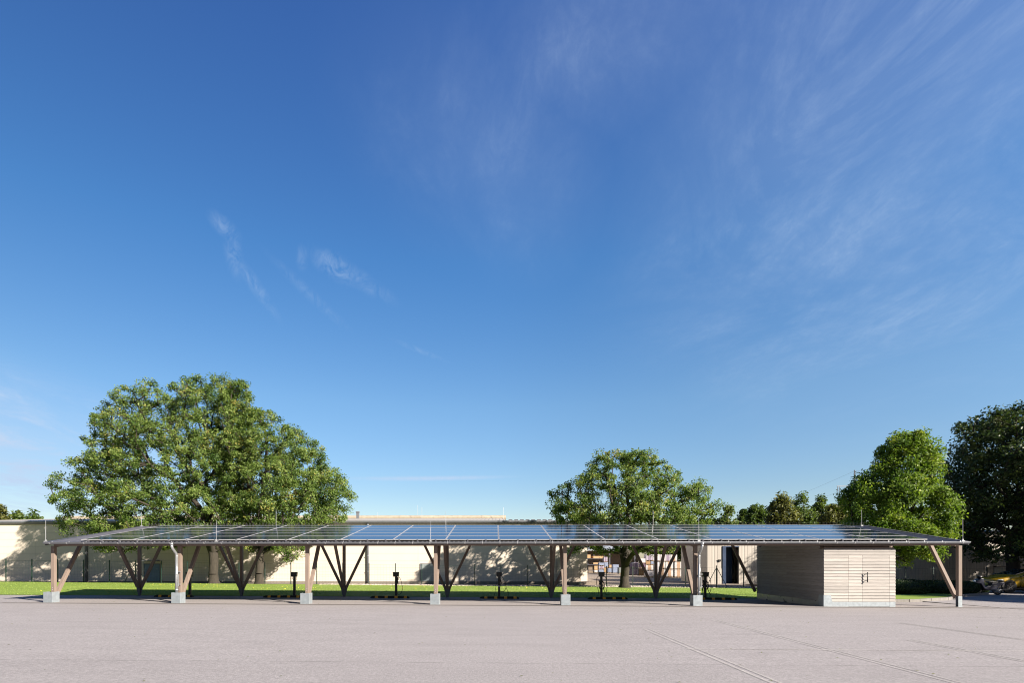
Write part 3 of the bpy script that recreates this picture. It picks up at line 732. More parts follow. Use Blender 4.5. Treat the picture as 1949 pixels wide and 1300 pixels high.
while x < XM - .05:
    big = (i % 17 == 3)
    pts = [(x, RY, RZ + .05), (x + sl_ - .002, RY, RZ + .05)]
    mb.tube(pts, [.24, .235] if big else [.226, .220], 10); x += sl_; i += 1
mb.build('ridge_capping', M['ridge'], wr)
mb = MB(); x = XM + .3
while x < WX1 - 2.6: mb.box(x, x + .30, WY + 2, WY + 2.5, EV + .16, EV + .235); x += .46
mb.build('roof_rib', M['sheet'], wr)
mb = MB(); mb.prism([(WY - .26, EV - .005), (WY - .02, EV - .005), (WY - .02, EV - .25), (WY - .10, EV - .25), (WY - .22, EV - .16), (WY - .26, EV - .10)], 'x', WX0, WX1 + .2); mb.build('gutter', M['gutter'], wh)
for u, vt in ((163.5, 1000), (700, 997)):
    x = X(u, WY - .1); mb = MB()
    mb.tube([(x + .0, WY - .14, EV - .26), (x, WY - .14, EV - .34), (x, WY - .07, EV - .55), (x, WY - .07, -.02)], .105 if u < 500 else .085, 12)
    for z in (.8, 2.0, 3.2): mb.tube([(x, WY - .07, z), (x, WY - .07, z + .05)], .115, 12)
    mb.build('downpipe', M['gutter'], wh, smooth=True)
M['door'] = mat('grey_blue_door', (.13, .19, .27), .5, scale=3, amt=.1)
M['door2'] = mat('pale_grey_green_door', (.24, .275, .28), .5, scale=3, amt=.08)
for u0, u1, vt, mm in ((275, 304, 1074.5, 'door'), (801, 833.5, 1074.3, 'door2')):
    a, b = X(u0, WY - .02), X(u1, WY - .02); zt = Z(u0, vt, WY)
    mb = MB(); mb.box(a, b, WY - .035, WY - .006, .06, zt); dr = mb.build('door', M[mm], wh, bevel=.01)
    mb = MB(); mb.box(a - .05, a - .001, WY - .05, WY - .004, .06, zt + .05); mb.box(b + .001, b + .05, WY - .05, WY - .004, .06, zt + .05); mb.box(a, b, WY - .05, WY - .004, zt + .002, zt + .05)
    mb.build('frame', M['steelgrey'] if mm == 'door' else M['gutter'], dr)
    mb = MB(); mb.tube([(b - .12, WY - .045, 1.0), (b - .12, WY - .09, 1.0), (b - .24, WY - .09, 1.0)], .014, 6); mb.build('handle', M['rod'], dr)
    if mm == 'door':
        mb = MB(); mb.box(a - .05, b + .05, WY - .5, WY - .002, zt + .24, zt + .29); mb.build('canopy', M['gutter'], wh)
for u, vt, Yr in ((681, 974, 50), (719, 976, 50), (803, 966, 51), (958, 966, 51), (795, 962, 54)):
    x = X(u, Yr); zt = Z(u, vt, Yr); mb = MB()
    zb = EV + (RZ - EV) * (Yr - WY) / (RY - WY) - .1
    if u == 681: mb.box(x - .12, x + .12, Yr - .12, Yr + .12, zb, zt - .12); mb.box(x - .15, x + .15, Yr - .15, Yr + .15, zt - .12, zt); mb.build('chimney', M['gutter'], wr)
    else: mb.tube([(x, Yr, zb), (x, Yr, zt)], .012, 5); mb.build('lightning_rod', M['rod'], wr)
# gas meter pipes on its end
x0 = X(1060, WY - .1); mb = MB()
zt = Z(1060, 1064.5, WY)
mb.tube([(x0, WY - .07, .1), (x0, WY - .07, zt), (x0 + .42, WY - .07, zt), (x0 + .42, WY - .07, 1.0), (x0 + .15, WY - .07, 1.0)], .022, 6); mb.build('wall_pipe', M['gutter'], wh)
# low loading ramp at its end
mb = MB(); mb.prism([(X(1082, 41), -.3), (X(1085, 41), .02), (X(1120, 43), .12), (X(1132, 43), .12), (X(1150, 43), -.3)], 'y', 40.6, 48.6)
tag(mb.build('loading_ramp', M['yard']), 'low pale concrete loading ramp at the end of the cream warehouse', 'ramp')

# ------------------------------------------------------------------ beige ribbed steel hall
HY = 43.0; HX0, HX1 = X(1346, HY), X(2120, HY)
mh = thing('steel_hall', 'beige ribbed steel hall with an open dark gateway behind the timber shed', 'hall', ((HX0 + HX1) / 2, HY, -.2))
ox0, ox1, oz = X(1375, HY), X(1406.5, HY), Z(1390, 1040, HY); HT = Z(1850, 1012, HY)
mb = MB(); mb.box(HX0, ox0, HY, HY + .2, -.9, HT); mb.box(ox1, HX1, HY, HY + .2, -.9, HT); mb.box(ox0 + .001, ox1 - .001, HY, HY + .2, oz, HT)
mb.box(HX0, HX0 + .2, HY + .201, HY + 6, -.9, HT); mb.box(HX1 - .2, HX1, HY + .201, HY + 6, -.9, HT); mb.box(HX0 + .201, HX1 - .201, HY + 5.8, HY + 6, -.9, HT)
mb.build('wall', M['ribbed'], mh)
M['hallroof'] = mat('grey_hall_roof', (.28, .30, .34), .5, scale=2, amt=.1)
mb = MB(); mb.prism([(HY - .25, HT + .002), (HY + 3, HT + .25), (HY + 6.2, HT + .002)], 'x', HX0 - .1, HX1 + .1); mb.build('roof', M['hallroof'], mh)
M['bluepaint'] = mat('dark_blue_paint', (.012, .03, .075), .45, scale=3, amt=.1)
mb = MB(); mb.box(ox0, ox0 + .26, HY - .06, HY + .16, -.3, oz - .001); mb.box(ox0 + .261, ox1, HY - .05, HY + .16, oz - .08, oz - .001); gf = mb.build('gate_frame', M['bluepaint'], mh)
mb = MB(); mb.box(ox0 + .27, ox1 - .01, HY + 1.2, HY + 1.24, -.3, oz); mb.build('dark_interior_panel', M['bluepaint'], mh)  # dark panel in the frame's paint, added in place of the shaded interior
xl = X(1369.3, HY); zl = Z(1369, 1067.8, HY); mb = MB(); mb.box(xl - .07, xl + .07, HY - .10, HY - .002, zl - .07, zl + .07); mb.box(xl - .09, xl + .09, HY - .14, HY - .002, zl + .071, zl + .09); mb.build('wall_lamp', M['black'], mh)
a, b = X(1364, HY), X(1375, HY); mb = MB(); mb.box(a + .05, b - .03, HY - .02, HY - .002, -.16, Z(1366, 1083, HY)); mb.build('side_door', M['ribbed'], mh)
a, b = X(1891.5, HY), X(1912, HY); zt = Z(1900, 1080.5, HY); mb = MB(); mb.box(a, b, HY - .03, HY - .002, -.2, zt); sd_ = mb.build('shutter_door', M['door2'], mh)
mb = MB(); mb.box(a - .03, b + .03, HY - .22, HY - .002, zt + .002, zt + .09); mb.build('door_hood', M['black'], sd_)

# ------------------------------------------------------------------ wire fences
FY = 38.0
def fence(name, lab, us, vtop, vbase, struts=(), rail=None, Yf=FY):
    x_, y_ = X(us[0], Yf), Yf
    f = thing(name, lab, 'fence', (x_, y_, -.2)); pts = []
    for u in us:
        zt, zb = Z(u, vtop(u), Yf), Z(u, vbase(u), Yf); x = X(u, Yf); pts.append((x, zt, zb))
        mb = MB(); mb.box(x - .026, x + .026, Yf - .026, Yf + .026, zb - .4, zt); mb.box(x - .03, x + .03, Yf - .03, Yf + .03, zt, zt + .012); mb.build('post', M['post'], f)
    for u in struts:
        zt, zb = Z(u, vtop(u), Yf), Z(u, vbase(u), Yf); x = X(u, Yf)
        for s in (-1, 1):
            mb = MB(); mb.tube([(x + s * .03, Yf - .03, zt - .18), (x + s * .82, Yf - .03, zb - .05)], .022, 6); mb.build('strut', M['fence'], f)
    mb = MB()
    for i in range(len(pts) - 1):
        (xa, ta, ba), (xb, tb, bb) = pts[i], pts[i + 1]
        n = 8
        for j in range(n + 1):
            q = j / n; r = .0018 if 0 < j < n else .004
            mb.beam((xa, Yf - .032, lerp(ba + .05, ta - .10, q)), (xb, Yf - .032, lerp(bb + .05, tb - .10, q)), r * 2, r * 2)
        for j in range(1, 9):
            q = j / 9; mb.beam((lerp(xa, xb, q), Yf - .035, lerp(ba, bb, q) + .05), (lerp(xa, xb, q), Yf - .035, lerp(ta, tb, q) - .10), .003, .003)
    mb.build('wire_mesh', M['fence'], f)
    return f
us = [-38 + 49.3 * i for i in range(-1, 15)]; u = us[-1]
while u < 1300: u += 50.2; us.append(u)
us = [q for q in us if q < 1325] + [1363.6, 1415, 1466]
fence('wire_fence', 'long dark green wire fence on thin posts in front of the cream warehouse', us,
      lambda u: 1064.3 + max(0, u) * .0118 if u < 1350 else 1077.3, lambda u: 1107.5 + max(0, u) * .0104, struts=(us[7], 1363.6))
fence('wire_fence', 'short dark wire fence behind the clipped hedges in front of the steel hall', [1672, 1723.5, 1776.5, 1827, 1878.5, 1930, 1982], lambda u: 1080, lambda u: 1124)
# stone kerb of the island, hedges
M['kerb2'] = M['kerb']
isl = [X(1690, 24.2) , 0]
ix0 = 15.4
pts = [(16.5, 24.2), (18.2, 24.35), (19.5, 24.8), (20.8, 25.5), (22.1, 26.6), (23.7, 28.2), (25.6, 29.6), (27.2, 30.6), (27.6, 32.2), (24, 34), (16.5, 35)]
def top_z(p): return zg(p[0], p[1])
mb = MB(); n = len(pts)
mb.add([(p[0], p[1], top_z(p) + .10) for p in pts] + [(p[0], p[1], -.6) for p in pts], [tuple(range(n))] + [(i, (i + 1) % n, (i + 1) % n + n, i + n)[::-1] for i in range(n)])
tag(mb.build('island_lawn', M['lawn']), kind='structure')
mb = MB()
for i in range(8):
    a, b = Vector((*pts[i], 0)), Vector((*pts[i + 1], 0)); L = (b - a).length; k = max(1, int(L / .5))
    nrm = Vector(((b - a).y, -(b - a).x, 0)).normalized() * .06
    for j in range(k):
        p, q = a.lerp(b, j / k) + nrm, a.lerp(b, (j + .985) / k) + nrm
        mb.beam((p.x, p.y, zg(p.x, p.y) + .05), (q.x, q.y, zg(q.x, q.y) + .05), .11, .15)
tag(mb.build('island_kerb', M['kerb']), kind='structure')
mb = MB(); hp_ = [(17.3, 28.2), (19.4, 27.9), (21.6, 28.9), (25.5, 30.4), (27.2, 31.4), (26, 33), (17.3, 31.5)]
mb.add([(p[0], p[1], zg(*p) + .106) for p in hp_], [tuple(range(len(hp_)))]); tag(mb.build('planting_bed', M['dirt']), kind='structure')

# ------------------------------------------------------------------ foliage
def leaf_mesh(name, cen, nrm, size, tint, material, parent=None, org=(0, 0, 0), aspect=.55):
    """one mesh of many small four-cornered leaves"""
    N = len(cen); nrm = nrm / np.linalg.norm(nrm, axis=1)[:, None]
    ref = rng.normal(size=(N, 3)); t = np.cross(nrm, ref); t /= np.linalg.norm(t, axis=1)[:, None]; b = np.cross(nrm, t)
    s = size[:, None]; cen = cen - np.array(org)
    v = np.empty((N, 4, 3)); v[:, 0] = cen + t * s * .55; v[:, 1] = cen + b * s * aspect * .5 + nrm * s * .10; v[:, 2] = cen - t * s * .55; v[:, 3] = cen - b * s * aspect * .5 + nrm * s * .10
    me = bpy.data.meshes.new(name); me.vertices.add(N * 4); me.vertices.foreach_set('co', v.ravel())
    me.loops.add(N * 4); me.loops.foreach_set('vertex_index', np.arange(N * 4, dtype=np.int32))
    me.polygons.add(N); me.polygons.foreach_set('loop_start', np.arange(0, N * 4, 4, dtype=np.int32)); me.polygons.foreach_set('loop_total', np.full(N, 4, dtype=np.int32))
    a = me.attributes.new('tint', 'FLOAT', 'FACE'); a.data.foreach_set('value', np.clip(tint, 0, 1).astype(np.float32))
    me.update(calc_edges=True); me.materials.append(material)
    o = bpy.data.objects.new(name, me); COL.objects.link(o)
    if parent: o.parent = parent
    return o

def tree(lab, base, trunk_r, fork_z, prof, Y, ncl, nleaf, lsize, cl_r, leafmat, bark, depth=.8, shell=.55, seed=1, group=None, name='oak_tree', leader=.7, extra=(), gap=.0, lift=.35, tint_mu=.42, cy=None, flat=.8, inset=.45):
    """prof: [(v, u_left, u_right)] of the crown as the photo shows it, standing at depth Y"""
    global rng
    rng = np.random.default_rng(seed)
    P = sorted([(Z((a + b) / 2, v, Y), X(a, Y), X(b, Y)) for v, a, b in prof]); zs = np.array([p[0] for p in P]); xl = np.array([p[1] for p in P]); xr = np.array([p[2] for p in P])
    base = Vector(base); t = thing(name, lab, 'tree', base, group); cy = base.y if cy is None else cy
    wmax = (xr - xl).max() / 2
    C = []; lob = rng.normal(size=(7, 3)) * 1.3; tries = 0
    wid = np.interp(np.linspace(zs[0], zs[-1], 200), zs, xr - xl); cdf = np.cumsum(wid ** 1.6); cdf /= cdf[-1]
    while len(C) < ncl and tries < ncl * 60:
        tries += 1
        z = np.interp(rng.random(), cdf, np.linspace(zs[0], zs[-1], 200))
        l, r = np.interp(z, zs, xl) + cl_r * inset, np.interp(z, zs, xr) - cl_r * inset; hw = (r - l) / 2
        if z > zs[-1] - cl_r * .55: continue
        if hw < .15: continue
        a, b = rng.uniform(-1, 1), rng.uniform(-1, 1); rr = math.hypot(a, b)
        if rr > 1: continue
        up = (z - zs[0]) / (zs[-1] - zs[0]); inner = max(rr, up ** 3)
        if inner < shell and rng.random() > .30: continue
        x, y = (l + r) / 2 + a * hw * .97, cy + b * min(hw, wmax * .9) * depth
        # irregular holes between the limbs
        if math.sin(x * 1.1 + lob[0, 0]) * math.sin(y * 1.3 + lob[1, 0]) * math.sin(z * 1.5 + lob[2, 0]) > .42 - gap: continue
        C.append((x, y, z))
    for u, v, dy in extra: q = at(u, v, Y); C.append((q.x, cy + dy, q.z))
    C = np.array(C)
    # limbs: every leaf cluster is joined to the nearest limb already grown
    nodes = [np.array(base)]; par = [-1]; plen = [0.]
    ztop = base.z + (zs[-1] - base.z) * leader; k = max(5, int((ztop - base.z) / .7)); ctop = (np.interp(ztop, zs, xl) + np.interp(ztop, zs, xr)) / 2
    for i in range(1, k + 1):
        q = i / k; f = max(0, (base.z + (ztop - base.z) * q - fork_z) / (ztop - fork_z)) ** 1.2
        p = np.array([lerp(base.x, ctop, f) + rng.normal() * .10 * (q > .25), base.y + (cy - base.y) * f + rng.normal() * .08, lerp(base.z, ztop, q)]); nodes.append(p); par.append(len(nodes) - 2); plen.append(plen[-1] + np.linalg.norm(p - nodes[-2]))
    start = max(1, next(i for i in range(len(nodes)) if nodes[i][2] >= fork_z - .3))
    order = np.argsort(np.linalg.norm(C - nodes[start], axis=1))
    for ci in order:
        c = C[ci]; A = np.array(nodes[start:]); d = np.linalg.norm(A - c, axis=1)
        dz = A[:, 2] - c[2]
        j = start + int(np.argmin(d + .28 * np.array(plen[start:]) + np.where(dz > 0, dz * .5, 0))); p0 = nodes[j]; L = np.linalg.norm(c - p0); m = max(1, int(L / .75)); prev = j
        for i in range(1, m + 1):
            q = i / m; p = p0 + (c - p0) * q + np.array([rng.normal() * .07, rng.normal() * .07, .10 * L * math.sin(math.pi * q) * (.6 + .4 * rng.random()) * (1 if c[2] < p0[2] + L * .9 else 0)]) * (0 if i == m else 1)
            nodes.append(p); par.append(prev); plen.append(plen[prev] + np.linalg.norm(p - nodes[prev])); prev = len(nodes) - 1
    n = len(nodes); acc = np.zeros(n); kids = [0] * n
    for i in range(n - 1, 0, -1):
        if acc[i] == 0: acc[i] = .012 ** 2.45
        acc[par[i]] += acc[i]; kids[par[i]] += 1
    rad = acc ** (1 / 2.45); rad *= 1; sc_ = trunk_r / rad[1]; rad = np.where(rad * sc_ > .02, rad * sc_, np.maximum(rad, .010) * .9)
    mb = MB()
    for i in range(1, n):
        a, b = nodes[par[i]], nodes[i]; r1 = rad[i]; r0 = min(rad[par[i]], r1 * 1.35)
        if par[i] < start and i <= start: r0, r1 = trunk_r * (1.0 if par[i] else 1.55), trunk_r * (1 if i > 1 else 1.02)
        if i == 1:
            mid = a + (b - a) * .35; mb.tube([a - np.array([0, 0, .25]), a + (b - a) * .05, mid, b], [r0 * 1.15, r0, trunk_r * 1.12, r1], 10, caps=False); continue
        mb.tube([a, b], [r0, r1], 9 if r1 > .08 else (6 if r1 > .03 else 4), caps=False)
        if r1 > .05: mb.ball(b, r1 * .99, 7, 4)
    mb.build('trunk', bark, t, smooth=True)
    per = max(1, nleaf // len(C)); cc = np.repeat(C, per, axis=0); N = len(cc)
    ctint = np.repeat(rng.normal(0, .10, len(C)), per); crad = np.repeat(cl_r * rng.uniform(.55, 1.35, len(C)), per)
    off = rng.normal(size=(N, 3)); off /= np.linalg.norm(off, axis=1)[:, None]; off = off * (rng.random(N) ** .45 * crad)[:, None] * np.array([1.15, 1.15, 1.15 * flat])
    cen = cc + off
    ctr = np.array([(xl.mean() + xr.mean()) / 2, cy, zs.mean()]); out = cen - ctr; out /= np.linalg.norm(out, axis=1)[:, None]
    nrm = rng.normal(size=(N, 3)) * .75 + out * .55 + np.array([0, 0, lift])
    tint = tint_mu + 1.8 * ctint + rng.normal(0, .17, N) + np.where(rng.random(N) < .012, .5, 0)
    leaf_mesh('crown', cen, nrm, lsize * rng.uniform(.65, 1.35, N), tint, leafmat, t, base)
    return t

def gb(u, Y, v=None): p = at(u, V0, Y); return (p.x, Y, zg(p.x, Y) if v is None else Z(u, v, Y))
YA = 37.2
tree('large spreading oak with the thicker trunk near the second carport column', gb(407, YA, 1113.5), .30, 1.9,
     [(712, 392, 425), (722, 345, 468), (735, 325, 480), (752, 238, 490), (770, 198, 495), (800, 180, 500), (835, 162, 500), (870, 147, 500), (905, 137, 495), (930, 108, 490), (955, 100, 490), (985, 112, 485), (1010, 124, 470), (1032, 156, 440), (1046, 178, 300)],
     YA, 1380, 150000, .120, .36, M['oak_leaf'], M['bark'], depth=.75, seed=11, group='oaks in a pair behind the carport', gap=-.08, inset=1.25, shell=.45,
     extra=[(255, 1050, -1), (240, 1046, -1.5), (205, 1043, -1), (262, 1045, -2), (480, 1040, -1)])
tree('large spreading oak with the slimmer leaning trunk and a low limb reaching over the lawn', gb(494, YA + .3, 1112.5), .255, 1.7,
     [(720, 425, 472), (735, 400, 478), (758, 395, 485), (785, 392, 528), (805, 392, 570), (822, 392, 604), (850, 392, 622), (880, 395, 645), (905, 395, 662), (930, 395, 676), (948, 400, 684), (970, 405, 674), (990, 410, 662), (1008, 420, 640), (1030, 430, 575), (1046, 450, 545)],
     YA + .3, 1020, 112000, .120, .36, M['oak_leaf'], M['bark'], depth=.75, seed=23, group='oaks in a pair behind the carport', gap=-.06, inset=1.0, shell=.5, cy=YA + .8,
     extra=[(552, 1055, -.8), (545, 1050, -1), (562, 1048, -1), (572, 1058, -.8), (580, 1045, -1), (535, 1045, -1.2), (525, 1048, -.4), (548, 1066, -.6)])
tree('lone wide oak with a forked trunk standing before the storage yard', gb(1189, 35.5, 1119), .27, .95,
     [(853, 1190, 1218), (866, 1118, 1240), (880, 1108, 1285), (895, 1104, 1298), (912, 1090, 1300), (926, 1050, 1345), (945, 1035, 1368), (962, 1026, 1374), (980, 1034, 1366), (998, 1052, 1352), (1020, 1062, 1320), (1040, 1085, 1300), (1052, 1120, 1275)],
     35.5, 720, 74000, .118, .33, M['oak_leaf'], M['bark'], depth=.85, seed=5, gap=-.12, inset=.25, leader=.8,
     extra=[(1085, 1042, -1.2), (1080, 1050, -1.2), (1092, 1048, -1)])
YR1 = 33.5
tree('bright green broadleaf tree in full sun behind the timber shed', gb(1688, YR1), .24, 1.6,
     [(820, 1712, 1742), (832, 1690, 1768), (848, 1680, 1778), (868, 1668, 1785), (885, 1660, 1788), (900, 1645, 1782), (920, 1622, 1784), (938, 1610, 1788), (955, 1606, 1806), (975, 1602, 1812), (1000, 1600, 1808), (1022, 1612, 1804), (1040, 1640, 1800), (1058, 1700, 1790), (1070, 1706, 1780)],
     YR1, 600, 72000, .145, .42, M['maple_leaf'], M['bark_dark'], depth=.85, seed=31, name='broadleaf_tree', gap=.08, shell=.6, inset=.25)
YR2 = 37.5
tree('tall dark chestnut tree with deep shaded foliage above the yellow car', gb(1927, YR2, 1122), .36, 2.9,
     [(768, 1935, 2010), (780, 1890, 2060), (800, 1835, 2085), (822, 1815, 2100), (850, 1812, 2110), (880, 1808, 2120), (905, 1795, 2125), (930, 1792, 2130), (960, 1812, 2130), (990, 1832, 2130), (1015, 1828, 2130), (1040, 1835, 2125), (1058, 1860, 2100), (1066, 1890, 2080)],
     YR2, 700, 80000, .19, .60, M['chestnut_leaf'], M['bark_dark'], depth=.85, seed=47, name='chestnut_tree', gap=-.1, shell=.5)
# trees further along the same row, mostly out of view: their shade lies over the parking lot
for (x, y, zt, hw, sd_, lab) in ((44.0, 14.5, 13.0, 6.3, 61, 'dense chestnut tree beyond the edge of the parking lot, shading the asphalt'), (45.5, 25.0, 9.6, 4.6, 62, 'smaller chestnut tree in the row beside the parking lot, shading the yellow car'),
    (47.5, 33.5, 19.5, 6.8, 63, 'tallest chestnut tree of the row, standing over the dark chestnut by the car')):
    def pu(xx): return U0 + F * (xx * CT + y * ST) / (y * CT - xx * ST)
    g_ = zg(x, y); pr = []
    for zz_, k in ((1.6, .5), (2.4, .9), (zt * .4, 1), (zt * .65, .95), (zt * .85, .7), (zt, .12)):
        d_ = y * CT - x * ST; pr.append((V0 - (zz_ - EYE) * F / d_, pu(x - hw * k), pu(x + hw * k)))
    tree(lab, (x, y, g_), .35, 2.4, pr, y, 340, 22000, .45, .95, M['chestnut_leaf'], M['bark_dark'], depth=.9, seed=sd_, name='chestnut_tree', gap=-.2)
# far trees above the roofs
far = [(-6, 958, 46, 70, 'autumn_leaf', 'browning round tree above the warehouse roof at the end of the wall', .5),
       (37, 972, 32, 64, 'far_leaf', 'small green treetop above the warehouse roof next to the browning tree', .35),
       (64, 968, 30, 62, 'far_leaf', 'thin green treetop above the warehouse roof beside the big oak crown', .3),
       (1386, 956, 40, 72, 'far_leaf', 'thin feathery young conifer beside the lone oak crown', .5),
       (1416, 966, 36, 84, 'far_leaf', 'low dark green tree between the feathery conifer and the round green tree', 1.2),
       (1440, 960, 44, 80, 'far_leaf', 'round dark green tree above the carport roof', 1.3),
       (1489, 937, 66, 74, 'autumn_leaf', 'browning conical tree standing highest above the carport roof', 1.4),
       (1530, 936, 56, 82, 'far_leaf', 'spiky pale green tree next to the browning conical tree', 1.),
       (1562, 944, 58, 86, 'far_leaf', 'pale green tree between the spiky tree and the low brown tree', 1.),
       (1590, 962, 62, 70, 'autumn_leaf', 'low brown leaved tree beside the bright green broadleaf tree', 1.2),
       (1612, 951, 60, 82, 'far_leaf', 'light green tree behind the edge of the bright green broadleaf tree', 1.1),
       (1262, 1000, 70, 78, 'far_leaf', 'dark tree behind the stacked crates, hidden by the lone oak crown', 1.3),
       (1318, 992, 76, 80, 'far_leaf', 'dark tree behind the orange and white crates', 1.3),
       (1352, 985, 60, 74, 'far_leaf', 'dark tree behind the white van', 1.2)]
for i, (u, vt, wd, Yf, mm, lab, dn) in enumerate(far):
    h = wd / 2; bot = 1090
    thin = 'conical' in lab or 'spiky' in lab or 'conifer' in lab
    if thin: pr = [(vt, u - 2, u + 3), (vt + 12, u - h * .45, u + h * .4), (vt + 30, u - h * .8, u + h * .75), (vt + 60, u - h, u + h), (1060, u - h, u + h)]
    else: pr = [(vt, u - h * .35, u + h * .3), (vt + 8, u - h * .75, u + h * .65), (vt + 22, u - h, u + h * .95), (vt + 50, u - h * .95, u + h), (1078, u - h * .8, u + h * .8)]
    tree(lab, gb(u, Yf, V0 + 1.95 * F / Yf), .18, 1.2, pr, Yf, int(165 * dn), int(9000 * dn), .33, .60, M[mm], M['bark_dark'], depth=.9, seed=100 + i, name='far_tree', gap=-.1, leader=.9, tint_mu=.34 if 'dark' in lab else .45)
# clipped hedges on the island
def hedge(lab, c, rx, ry, h, seed):
    global rng
    rng = np.random.default_rng(seed); g_ = zg(c[0], c[1]) + .10
    t = thing('clipped_hedge', lab, 'hedge', (c[0], c[1], g_), 'clipped hedges on the kerbed island')
    mb = MB(); mb.ball((c[0], c[1], g_ + h * .40), 1, 24, 12, (rx * .90, ry * .90, h * .52)); mb.build('twig_core', M['hedge_leaf'], t, smooth=True)
    N = int(2600 * rx * (h + ry)); th = rng.uniform(0, 2 * math.pi, N); cz = rng.uniform(-.75, 1, N); sz = np.sqrt(1 - cz * cz) ** .6
    n_ = np.stack([np.cos(th) * sz, np.sin(th) * sz, np.sign(cz) * np.abs(cz) ** .8], 1); q = 1 + rng.normal(0, .025, N)
    cen = np.stack([c[0] + n_[:, 0] * rx * q, c[1] + n_[:, 1] * ry * q, g_ + h * .42 + n_[:, 2] * h * .58 * q], 1); cen[:, 2] = np.maximum(cen[:, 2], g_ + .03)
    leaf_mesh('leaves', cen, n_ * .8 + rng.normal(size=(N, 3)) * .6, rng.uniform(.04, .09, N), rng.normal(.4, .16, N), M['hedge_leaf'], t, (c[0], c[1], g_))
hy = 29.6
hedge('rounded dark hedge nearest the timber shed, fresh green at its top', (X(1712, hy), hy, 0), 1.35, 1.1, Z(1712, 1104.5, hy) - zg(20, hy) - .06, 201)
hedge('long low dark hedge behind the end column of the carport', (X(1795, 30.2), 30.2, 0), 1.75, 1.0, Z(1795, 1106.5, 30.2) - zg(23, 30.2) - .06, 202)
hedge('low dark hedge beside the moped', (X(1838, 31.7), 31.7, 0), 1.15, .8, Z(1838, 1108, 31.7) - zg(25, 31.7) - .06, 203)
# grass blades and yellow flowers of the lawn
rng = np.random.default_rng(77)
def scatter(N, x0, x1, y0, y1, bias=1.6): return rng.uniform(x0, x1, N), y0 + (y1 - y0) * rng.random(N) ** bias
N = 26000; gx_, gy_ = scatter(N, -36, 18.9, 26.55, 36.6, 1.2); gz_ = np.array([zg(a, b) for a, b in zip(gx_, gy_)]) + .022
n_ = rng.normal(size=(N, 3)) * np.array([.5, .5, .2]) + np.array([0, -.8, .35])
g_ = leaf_mesh('lawn_grass', np.stack([gx_, gy_, gz_], 1), n_, rng.uniform(.03, .065, N), rng.normal(.5, .16, N), M['grass_blade'], aspect=.35); tag(g_, kind='stuff')
M['flower'] = mat('dandelion_yellow', (.50, .42, .03), .7)
N = 800; gx_, gy_ = rng.uniform(-24, 8, N), 26.9 + 8.8 * rng.random(N); k_ = (np.sin(gx_ * .9) + np.sin(gx_ * .37 + gy_) + rng.normal(0, .6, N)) > .3; gx_, gy_ = gx_[k_], gy_[k_]; N = len(gx_)
gz_ = np.array([zg(a, b) for a, b in zip(gx_, gy_)]) + .085
g_ = leaf_mesh('lawn_flowers', np.stack([gx_, gy_, gz_], 1), rng.normal(size=(N, 3)) * .4 + np.array([.4, -.6, .7]), rng.uniform(.025, .05, N), np.zeros(N), M['flower'], aspect=.9); tag(g_, kind='stuff')
# stones on the bank under the fence
N = 2600; gx_, gy_ = rng.uniform(-12, 19, N), rng.uniform(36.6, 39.6, N); mb = MB()
M['stone'] = mat('pale_bank_stone', (.42, .37, .31), .9, scale=4, amt=.4)
for a, b in zip(gx_, gy_):
    r = rng.uniform(.02, .07); mb.ball((a, b, zg(a, b) + r * .3), r, 5, 3, (1.3, 1, .7))
tag(mb.build('bank_gravel', M['stone']), kind='stuff')
# fallen leaves and flecks lying on the asphalt and paving
N = 420; gx_, gy_ = rng.uniform(-18, 21, N), rng.uniform(6, 25, N)
g_ = leaf_mesh('leaf_litter', np.stack([gx_, gy_, np.array([zg(a, b) for a, b in zip(gx_, gy_)]) + .012], 1), rng.normal(size=(N, 3)) * .15 + np.array([0, 0, 1]), rng.uniform(.025, .06, N), rng.uniform(.8, 1, N), M['autumn_leaf']); tag(g_, kind='stuff')

# ------------------------------------------------------------------ storage yard: racks, wood packs, wrapped stacks
def pack_mat(name, wrap, core, axis='X'):
    """film wrapped pallet load: a coloured core showing between white film bands"""
    m, nt, b = new_mat(name); n = nt.n.new('ShaderNodeTexCoord'); s = nt.n.new('ShaderNodeSeparateXYZ'); nt.l.new(n.outputs['Generated'], s.inputs[0])
    q = nt.math('ABSOLUTE', nt.math('SUBTRACT', s.outputs[0], .5)); f = nt.mapr(q, .20, .24)
    c = nt.mix(f, core, wrap); rows = nt.math('PINGPONG', nt.math('MULTIPLY', s.outputs[2], 8.), .5)
    c = nt.mix(nt.mapr(rows, .0, .08, .25, 0), c, mul(core, .5))
    c = nt.mix(1., c, nt.ramp(nt.noise(nt.geo(), 5, 4), [(.3, (.75, .75, .78)), (.7, (1, 1, 1))]), 'MULTIPLY')
    nt.l.new(c, b.inputs['Base Color']); b.inputs['Roughness'].default_value = .35
    return m
M['pk_orange'] = pack_mat('film_wrapped_bricks', (.50, .49, .48), (.40, .265, .175))
M['pk_white'] = mat('white_film', (.46, .435, .45), .4, scale=3, amt=.15)
M['pk_mauve'] = pack_mat('film_wrapped_mauve_load', (.38, .34, .39), (.24, .19, .25))
M['pk_blue'] = mat('blue_grey_film', (.19, .225, .31), .4, scale=4, amt=.3)
M['pk_grey'] = mat('grey_green_load', (.15, .165, .16), .6, scale=4, amt=.3)
M['pk_brown'] = mat('brown_cardboard', (.26, .155, .07), .7, scale=3, amt=.25, stretch=(.5, .5, 6))
M['pk_wood'] = mat('fresh_sawn_wood', (.40, .255, .13), .7, scale=3, amt=.2, stretch=(.4, 2, 8))
M['pk_purple'] = mat('dark_purple_load', (.10, .06, .10), .6, scale=3, amt=.3)
M['pallet'] = mat('pallet_wood', (.22, .15, .09), .8, scale=6, amt=.3)
